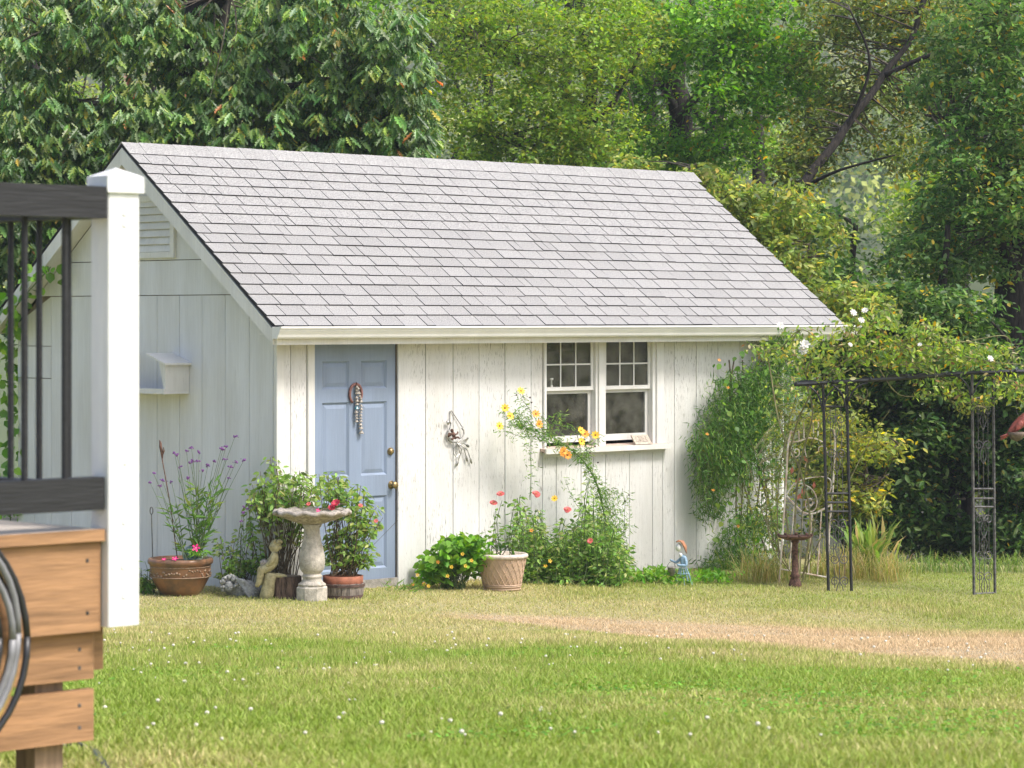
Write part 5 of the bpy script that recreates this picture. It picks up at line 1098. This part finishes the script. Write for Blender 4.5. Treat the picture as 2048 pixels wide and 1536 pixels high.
# --- sword leaves and grass clumps behind the arbour
def blades(name, label, cat, lst, n, L, w, pal, spread=.12, lean=.45):
    c = G(*lst[0]); root = thing(name, label, cat, c); V, Cc = [], []; fs4, fs3 = [], []
    for (x, y) in lst:
        g_ = G(x, y)
        for k in range(n):
            b0 = g_ + Vector((random.gauss(0, spread), random.gauss(0, spread), 0)); b0.z = gz(b0.x, b0.y); az = random.uniform(0, 6.28); d = Vector((math.cos(az), math.sin(az), 0)); s_ = Vector((-d.y, d.x, 0)); l = L * random.uniform(.5, 1.1); le = lean * random.uniform(.2, 1.6); ww = w * random.uniform(.6, 1.2)
            i0 = len(V)
            for f, wf in ((0, .7), (.4, 1), (.75, .7)):
                p_ = b0 + d * l * le * f * f + Vector((0, 0, l * (f - .35 * le * f * f))); V += [p_ - s_ * ww * wf / 2, p_ + s_ * ww * wf / 2]
            V.append(b0 + d * l * le * 1.05 + Vector((0, 0, l * (1 - .42 * le))))
            fs4 += [(i0, i0+1, i0+3, i0+2), (i0+2, i0+3, i0+5, i0+4)]; fs3.append((i0+4, i0+5, i0+6)); Cc += [pick(pal, 1)[0]] * 7
    npmesh('leaf_blades', np.array(V), [np.array(fs4), np.array(fs3)], M_leaf, root, np.array(Cc))['kind'] = 'stuff'; return root
blades('iris_clump', 'clump of upright green sword leaves behind the arbour', 'plant', [(1740, 1150), (1725, 1150), (1755, 1152)], 30, .62, .042, [(3, (.14, .22, .05)), (2, (.22, .28, .07)), (1, (.36, .28, .10))], .07, .5)
blades('tall_grass', 'tufts of tall straw and green grass under the rose', 'grass clump', [(1700, 1160), (1715, 1155), (1690, 1150), (1770, 1165), (1785, 1160), (1650, 1155), (1560, 1160), (1530, 1165), (1500, 1165)], 110, .40, .007, [(3, (.26, .25, .08)), (2, (.16, .20, .05)), (2, (.40, .33, .16))], .10, .8)
blades('lawn_edge_grass', 'long unmown grass along the far edge of the lawn', 'grass clump', [(1790 + 22 * k, 1141 + (k % 3) * 2) for k in range(14)], 60, .24, .007, [(3, (.15, .22, .05)), (2, (.09, .15, .035)), (1, (.28, .28, .11))], .16, .9)

# ------------------------------------------------------------------ trees
def tree(name, label, base, trunk, limbs, lobes, per, size, pal, tpl=T_DI, mode='spray', mt=None, clump=.22, bark=None, density=1.0, group='trees behind the shed', cat='tree'):
    """trunk: [(point, radius)]; limbs: [[(point), ...], radius]; lobes: (px, py, D, rx, ry px, depth m, clumps)"""
    root = thing(name, label, cat, base, 0, group); bark = bark or M_bark
    tp = bez([Vector(p) for p, r in trunk], 5); rr = np.interp(np.linspace(0, 1, len(tp)), np.linspace(0, 1, len(trunk)), [r for p, r in trunk])
    mb = MB(); mb.tube(tp, list(rr), 10); mb.v = [tuple(Vector(v) + Vector((math.sin(v[2]*7+v[1]*5), math.sin(v[2]*6), 0)) * .012) for v in mb.v]; obj('trunk', mb, bark, root, smooth=True)
    for pts, r in limbs: pts = bez(pts, 5); obj('limb', MB().tube(pts, [r * (1 - .75 * i / len(pts)) for i in range(len(pts))], 7), bark, root, smooth=True)
    cl, oc = [], []
    for (x, y, D, rx, ry, dz, n) in lobes:
        n = int(n * density); b_ = inball(n); s = D / F; cen = P(x, y, D)
        q_ = np.array(cen) + b_ * np.array([rx * s, dz, ry * s]); cl.append(q_); oc.append(nrmz(b_ + np.array([0, -.3, .25])))
    cl, oc = np.concatenate(cl), np.concatenate(oc); n = len(cl)
    mb = MB(); pts_tr = [Vector(p) for p in tp[len(tp)//3:]] + [p for l, r in limbs for p in bez(l, 8)]; pts_tr = [p + Vector((random.gauss(0, .06), random.gauss(0, .06), random.gauss(0, .25))) * .0 for p in pts_tr]; seen = {}
    arr = np.array(pts_tr)
    for i in rng.choice(n, min(n, 260), replace=False):
        d = np.linalg.norm(arr - cl[i], axis=1); a = Vector(arr[d.argmin()])
        kk = int(d.argmin()); seen[kk] = seen.get(kk, 0) + 1
        if d.min() < 2.2 and seen[kk] < 4: mb.tube(stemline(a, cl[i], .16, 4), [.016, .012, .008, .005, .002], 4)
    obj('twigs', mb, M_barkl, root)['kind'] = 'stuff'
    C0 = np.repeat(cl, per, 0); O0 = np.repeat(oc, per, 0); m_ = len(C0)
    tint = np.repeat(rng.uniform(.55, 1.45, (n, 1)), per, 0)
    if mode == 'droop':
        pos = C0 + rdir(m_) * clump * rng.uniform(.1, 1, (m_, 1)) * np.array([1, 1, .45]); az = rdir(m_) * np.array([1, 1, .2])
        ax = .85 * az + O0 * np.array([.3, .3, 0]) + np.array([0, 0, -.8]); nr = az * .9 + O0 * .6 + np.array([0, -.25, .3]) + .25 * rdir(m_)
    else:
        pos = C0 + rdir(m_) * clump * rng.uniform(0, 1, (m_, 1)) ** .5 * np.array([1.25, 1.25, .6]); ax = rdir(m_) * np.array([1, 1, .5]) + np.array([0, 0, -.35]); nr = np.array([0, -.1, .9]) + .8 * rdir(m_)
    cols = np.clip(pick(pal, m_) * tint, 0, 1)
    leafcloud('crown', pos, ax, nr, size * rng.uniform(.45, 1.3, m_), cols, tpl, mt or M_leaf, root)['kind'] = 'stuff'
    return root
def GD(px, D): p = P(px, 700, D); p.z = gz(p.x, p.y) - .1; return p
OAK = [(5, (.055, .12, .028)), (4, (.10, .19, .045)), (1.8, (.19, .27, .13)), (3, (.20, .28, .055)), (.3, (.34, .28, .05)), (.06, (.34, .13, .04))]  # pale grey green share paints leaf sheen into the colours, with pale undersides
LIGHT = [(5, (.15, .24, .035)), (4, (.23, .31, .055)), (2, (.09, .16, .03)), (.7, (.36, .36, .06))]
MAPLE = [(5, (.11, .24, .03)), (4, (.19, .33, .05)), (2, (.05, .12, .02)), (.25, (.45, .30, .04))]
OLIV = [(4, (.10, .14, .03)), (3, (.17, .20, .045)), (2, (.06, .10, .025)), (.6, (.38, .27, .04))]
DEEP = [(5, (.04, .09, .02)), (3, (.08, .15, .035)), (2, (.14, .21, .06)), (.3, (.34, .28, .05))]
SHRB = [(4, (.18, .24, .05)), (3, (.27, .31, .075)), (3, (.11, .17, .04)), (.6, (.46, .38, .08))]
# oak
b0 = GD(380, 33.5)
tree('oak_tree', 'big oak with drooping lobed leaves behind the left end of the shed', b0, [(b0, .42), (P(400, 500, 33.3), .36), (P(395, 150, 33), .30), (P(430, -60, 32.5), .24), (P(420, -300, 32), .15)],
     [([P(395, 120, 33), P(380, 60, 32.2), P(430, 10, 31.6), P(500, -60, 31)], .16), ([P(400, 300, 33.2), P(250, 230, 32), P(120, 200, 31.3)], .12), ([P(395, 200, 33), P(560, 180, 32), P(720, 150, 31.5)], .11), ([P(400, 330, 33), P(560, 300, 32.4), P(700, 330, 32)], .07), ([P(410, 0, 33), P(250, -20, 32), P(90, 60, 31)], .1)],
     [(30, 60, 31.2, 150, 110, 1.0, 130), (230, 40, 31, 150, 100, 1.0, 120), (440, 110, 31.4, 140, 110, .9, 110), (640, 60, 31.2, 140, 100, 1.0, 130), (790, 120, 31.2, 90, 110, .9, 110), (80, 270, 30.8, 150, 110, .9, 150), (290, 260, 31, 140, 100, .9, 150), (490, 250, 31.2, 140, 110, .8, 150), (680, 240, 31.4, 130, 110, .9, 150), (800, 270, 31.4, 75, 90, .8, 90), (40, 430, 30.8, 130, 100, .9, 130), (190, 400, 31.2, 110, 90, .9, 80), (-40, 560, 31.2, 120, 110, .9, 90), (90, 560, 31.6, 90, 110, .8, 60), (-120, 250, 31, 120, 200, 1, 90), (200, -170, 31.5, 260, 130, 1.6, 60), (600, -170, 31.5, 280, 130, 1.6, 60), (400, -330, 32, 350, 130, 2, 40), (400, 200, 33.2, 450, 200, .8, 150), (760, 330, 32, 130, 50, .8, 70)],
     14, .165, OAK, T_OAK, 'droop', M_oakl, .10, density=1.25)
# light green tree
b0 = GD(1140, 39)
tree('locust_tree', 'light yellow green tree with fine leaves rising behind the middle of the roof', b0, [(b0, .16), (P(1150, 350, 39), .13), (P(1185, 180, 38.6), .09), (P(1160, 0, 38.4), .07), (P(1170, -250, 38), .04)],
     [([P(1165, 260, 38.8), P(1230, 200, 38), P(1290, 90, 37.6)], .05), ([P(1170, 220, 38.8), P(1080, 150, 38), P(960, 90, 37.4), P(880, 20, 37)], .05), ([P(1160, 300, 39), P(1060, 290, 38), P(960, 270, 37.5)], .04)],
     [(930, 60, 37.2, 100, 110, 1, 130), (1040, 40, 37.4, 110, 100, 1, 130), (1130, 120, 37, 110, 110, 1, 170), (1230, 80, 37.4, 110, 100, 1, 170), (950, 220, 37.2, 100, 110, 1, 140), (1060, 250, 37, 110, 100, .9, 160), (1180, 260, 37.2, 100, 90, 1, 130), (900, 330, 37.4, 80, 60, 1, 60), (1050, 350, 37.2, 130, 60, 1, 120), (1080, -130, 37.6, 260, 110, 1.5, 50), (1080, 180, 38.8, 220, 190, .8, 60)],
     30, .08, LIGHT, T_DI, 'spray', None, .2, density=.75)
# maple with a forked trunk
b0 = GD(1350, 41)
tree('maple_tree', 'fresh green maple with a dark forked trunk behind the right end of the roof', b0, [(b0, .2), (P(1350, 420, 41), .19), (P(1362, 230, 41), .17), (P(1352, 150, 41), .13), (P(1375, 20, 41), .1), (P(1400, -250, 41), .06)],
     [([P(1362, 240, 41), P(1330, 175, 40.8), P(1340, 130, 40.6), P(1300, 40, 40.4)], .10), ([P(1365, 230, 41), P(1395, 190, 40.6), P(1430, 150, 40.2), P(1500, 60, 40)], .08), ([P(1520, 420, 42), P(1515, 220, 42), P(1520, 60, 42)], .12)],
     [(1290, 60, 39.6, 110, 100, 1, 150), (1420, 60, 39.2, 120, 90, 1, 190), (1530, 90, 39.4, 110, 100, 1, 190), (1480, 190, 39, 110, 70, .9, 150), (1580, 170, 39.4, 90, 100, .9, 110), (1280, 190, 40.4, 80, 90, .9, 90), (1300, 310, 40, 110, 60, .9, 120), (1460, 290, 40.5, 120, 50, .9, 70), (1410, 310, 39.6, 90, 40, .8, 60), (1430, -120, 40, 280, 120, 1.6, 50)],
     28, .095, MAPLE, T_OV, 'spray', None, .22, density=.66)
# leaning tree
b0 = GD(1300, 35.8)
tree('leaning_tree', 'slender dark trunk leaning right with sparse olive foliage beyond the roof end', b0, [(b0, .10), (P(1450, 590, 36.1), .085), (P(1605, 372, 36.5), .065), (P(1690, 258, 36.8), .055), (P(1768, 150, 37), .045), (P(1830, 58, 37.2), .036), (P(1880, -120, 37.5), .04)],
     [([P(1690, 265, 36.8), P(1740, 130, 36.6), P(1700, 20, 36.4)], .03), ([P(1605, 375, 36.5), P(1680, 340, 36), P(1790, 310, 35.8)], .03), ([P(1770, 150, 37), P(1860, 110, 36.8), P(1950, 90, 36.5)], .04)],
     [(1660, 90, 38.2, 90, 90, 1, 50), (1760, 200, 38, 110, 80, .9, 50), (1860, 60, 37.8, 130, 80, 1, 100), (1650, 250, 37.8, 90, 70, .8, 60), (1820, 300, 37.4, 90, 50, 1, 40), (1720, 20, 38, 130, 50, 1, 50), (1600, 330, 37.2, 60, 60, .6, 50), (1800, -110, 37.8, 250, 110, 1.5, 40)],
     26, .085, OLIV, T_OV, 'spray', None, .24, density=1.35)
# right hand big tree
b0 = GD(2040, 34.5)
tree('walnut_tree', 'large tree with a thick dark trunk at the lawn edge behind the arbour', b0, [(b0, .40), (P(2035, 800, 34.5), .35), (P(2040, 600, 34.5), .33), (P(2050, 520, 34.6), .30), (P(2010, 200, 34.8), .16), (P(1990, -150, 35), .1)],
     [([P(2040, 560, 34.5), P(2000, 470, 34.2), P(1985, 380, 34), P(1975, 300, 34)], .11), ([P(2040, 540, 34.5), P(2090, 430, 34.3), P(2140, 250, 34)], .16), ([P(1990, 120, 34.8), P(1975, 60, 34.6), P(1955, -40, 34.4)], .08), ([P(1990, 330, 34.6), P(1920, 250, 34), P(1850, 230, 33.6)], .05)],
     [(1960, 90, 34, 110, 110, 1, 130), (2050, 200, 33.8, 110, 120, 1, 160), (1940, 290, 33.8, 90, 90, .9, 120), (2030, 390, 33.6, 100, 90, .9, 150), (1900, 430, 34, 90, 70, .9, 90), (1850, 520, 34, 90, 60, .9, 90), (1960, 520, 34.4, 80, 60, .8, 80), (1880, 180, 34.4, 70, 80, .9, 60), (2060, 30, 34, 120, 100, 1, 120), (2140, 300, 34, 110, 250, 1, 110), (2000, -130, 34, 220, 120, 1.5, 50)],
     28, .09, [(4, (.07, .15, .035)), (3, (.13, .22, .055)), (2, (.20, .28, .09)), (.35, (.42, .30, .04))], T_OV, 'spray', None, .21, density=.8)
# dark understory trees along the lawn edge
for i, (bx, D, lob, lab) in enumerate(((1885, 33.5, [(1800, 620, 33, 110, 60, .9, 130), (1900, 640, 33, 110, 60, .9, 140), (1830, 740, 32.8, 120, 70, .9, 160), (1940, 760, 33, 100, 80, .9, 130), (1850, 870, 33, 110, 70, .8, 130), (1800, 980, 33, 90, 70, .8, 90), (1930, 900, 33.4, 90, 90, .8, 100)], 'dark leafy understory tree with two black trunks seen through the arbour'),
                                       (2090, 33, [(2050, 780, 32.6, 90, 90, .9, 140), (2040, 930, 32.6, 90, 90, .9, 140), (2060, 1060, 32.4, 90, 70, .8, 100), (2120, 850, 32.8, 80, 200, .9, 110)], 'dark green understory tree right of the arbour'),
                                       (1700, 34.5, [(1640, 560, 34, 90, 60, .9, 90), (1650, 460, 34.4, 40, 50, .6, 20), (1680, 680, 33.6, 100, 80, .8, 120), (1720, 800, 33.4, 110, 80, .8, 130), (1700, 920, 33.2, 110, 80, .8, 120), (1760, 1040, 33, 120, 50, .7, 100), (1900, 1070, 33.2, 130, 40, .7, 90)], 'mid green understory tree between the shed and the arbour'))):
    b0 = GD(bx, D)
    lm = [([GD(bx + 60, D + .6), P(bx + 45, 900, D + .5), P(bx + 55, 700, D + .4)], .11)] if i == 0 else []
    tree('understory_tree', lab, b0, [(b0, .13), (P(bx + 8, 900, D), .115), (P(bx - 5, 760, D), .09), (P(bx, 600, D), .06), (P(bx + 10, 450, D), .03)], lm + [([P(bx, 800, D), P(bx - 60, 700, D - .4), P(bx - 110, 640, D - .5)], .04)], lob, 26, .10, DEEP if i != 2 else [(4, (.05, .11, .025)), (3, (.09, .17, .04)), (2, (.15, .22, .06))], T_OV, 'spray', None, .26, group='dark trees along the lawn edge')
# yellow green shrub right of the roof and sprigs behind the ridge
b0 = GD(1560, 33)
tree('forsythia_shrub', 'tall yellow green shrub behind the right slope of the roof', b0, [(b0, .05), (P(1550, 700, 33), .045), (P(1530, 550, 32.8), .03), (P(1480, 430, 32.6), .02)], [([P(1555, 750, 33), P(1600, 600, 32.8), P(1620, 480, 32.6)], .03), ([P(1540, 600, 32.8), P(1450, 430, 32.6), P(1390, 340, 32.4)], .02), ([P(1560, 700, 33), P(1680, 640, 32.6), P(1740, 600, 32.4)], .02)],
     [(1400, 350, 32.4, 45, 30, .6, 30), (1450, 400, 32.4, 60, 50, .7, 60), (1510, 430, 32.4, 70, 60, .7, 80), (1570, 410, 32.4, 70, 50, .7, 60), (1540, 500, 32.3, 70, 60, .7, 80), (1590, 560, 32.3, 60, 60, .7, 60), (1640, 480, 32.6, 50, 50, .6, 25), (1680, 600, 32.2, 60, 40, .6, 50), (1740, 610, 32.2, 50, 30, .6, 40), (1650, 640, 32.2, 70, 40, .6, 50), (1270, 330, 33.4, 60, 20, .5, 18)],
     22, .09, SHRB, T_OV, 'spray', None, .16, M_barkl, .8, group='shrubs round the shed', cat='shrub')
b0 = GD(1740, 30)
tree('garden_shrub', 'yellow leaved shrub standing behind the white trellis', b0, [(b0, .04), (P(1735, 1000, 30), .03), (P(1730, 900, 30), .02)], [([P(1735, 1000, 30), P(1780, 930, 29.8), P(1800, 900, 29.7)], .012)], [(1700, 890, 29.8, 55, 40, .5, 30), (1765, 890, 29.8, 45, 30, .5, 28), (1720, 990, 29.8, 55, 45, .5, 32), (1660, 980, 29.8, 50, 60, .5, 32), (1650, 860, 29.8, 60, 40, .5, 30)],
     22, .085, [(4, (.16, .20, .04)), (3, (.27, .28, .06)), (2, (.09, .13, .03)), (.8, (.45, .35, .05))], T_OV, 'spray', None, .18, M_barkl, group='shrubs round the shed', cat='shrub')
# vine leaves at the far gable corner (left edge)
gv_ = thing('gable_vine', 'green vine with heart shaped leaves climbing the gable corner behind the deck rail', 'vine', wallp(-.05, -3.8, 0))
mb = MB(); pts = bez([wallp(-.04, -3.85, z) for z in (0, .6, 1.2, 1.8, 2.1)] + [wallp(-.25, -3.5, 2.35), wallp(-.25, -2.9, 2.75)], 5); mb.tube(pts, .006, 5); obj('stems', mb, M_stem, gv_)
ps_ = np.array([p_ + Vector((random.gauss(0, .06), random.gauss(0, .06), random.gauss(0, .05))) for p_ in pts for k in range(7)]); leafset('foliage', gv_, ps_, rdir(len(ps_)), .10, 'fresh', T_ROU, .6)['kind'] = 'stuff'

# woodland further back, each its own tree
for i in range(15):
    D = 46 + 13 * ((i * 7) % 5) / 4; bx = -80 + i * 155 + random.uniform(-30, 30)
    if 1560 < bx < 1840: continue
    b0 = GD(bx, D); lob = []
    for k in range(6):
        x, y = bx + random.uniform(-110, 110), random.uniform(-150, 560)
        if 1590 < x < 1830 and 290 < y < 700: continue
        lob.append((x, y, D + random.uniform(-1, 1), random.uniform(60, 110), random.uniform(50, 90), 1.2, 36))
    if bx > 1500:
        for k in range(4): lob.append((bx + random.uniform(-80, 80), random.uniform(800, 960), D, 110, 70, 1, 46))
    lab = '%s back tree of the woodland %s' % (('dark green', 'yellow green', 'mid green')[i % 3], ('behind the oak crown', 'behind the light green tree', 'behind the forked maple', 'between the leaning trunk and the lawn edge')[min(3, max(0, int((bx + 80) // 560)))])
    tree('woodland_tree', lab, b0, [(b0, .17), (P(bx + 10, 500, D), .15), (P(bx - 8, 200, D), .11), (P(bx + 5, -150, D), .06)], [([P(bx, 400, D), P(bx + 70, 250, D - .5), P(bx + 100, 120, D - .6)], .05), ([P(bx, 300, D), P(bx - 60, 200, D - .5), P(bx - 110, 60, D - .6)], .05)], lob, 22, .14, (DEEP, LIGHT, MAPLE)[i % 3], T_DI, 'spray', None, .42, group='%s woodland trees' % ('dark green', 'yellow green', 'mid green')[i % 3])
# the wooded hillside far off: one mass of canopies
n = 1500
y = 165 + 360 * rng.uniform(0, 1, n) ** 1.2; x = rng.uniform(-1, 1, n) * (y * .26 + 14)
zc = gzv(x, y); r = rng.uniform(2.2, 5, n); per = 190
pos = np.repeat(np.stack([x, y, zc + r * .9], 1), per, 0); rr = np.repeat(r, per)[:, None]; d = rdir(n * per); d[:, 2] = np.abs(d[:, 2]) * 1.1 - .35
pos = pos + d * rr * rng.uniform(.75, 1.05, (n * per, 1)); base_c = pick([(2, (.10, .16, .04)), (3, (.22, .27, .07)), (3, (.34, .36, .10)), (1, (.06, .10, .03))], n)
o = leafcloud('hillside_forest', pos, rdir(n * per), d + .15 * rdir(n * per), (rr[:, 0] * .11), np.clip(np.repeat(base_c, per, 0) * rng.uniform(.85, 1.15, (n * per, 1)), 0, 1), T_DI, M_far, None, np.full(n * per, 1.6))
tag(o, 'hazy far wooded hillside glimpsed between the trees', 'forest', None, 'stuff')
# hazy air
m = bpy.data.materials.new('hazy_air'); m.use_nodes = True; t = m.node_tree; t.nodes.clear()
ov = t.nodes.new('ShaderNodeOutputMaterial'); pv = t.nodes.new('ShaderNodeVolumePrincipled'); pv.inputs['Color'].default_value = (.86, .92, 1, 1); pv.inputs['Density'].default_value = .0007; pv.inputs['Anisotropy'].default_value = .2
t.links.new(pv.outputs[0], ov.inputs['Volume'])
hz = obj('haze', MB().box(-960, 960, -110, 1080, -9, 95), m); hz['kind'] = 'stuff'; tag(hz, 'thin pale haze filling the air', 'haze')
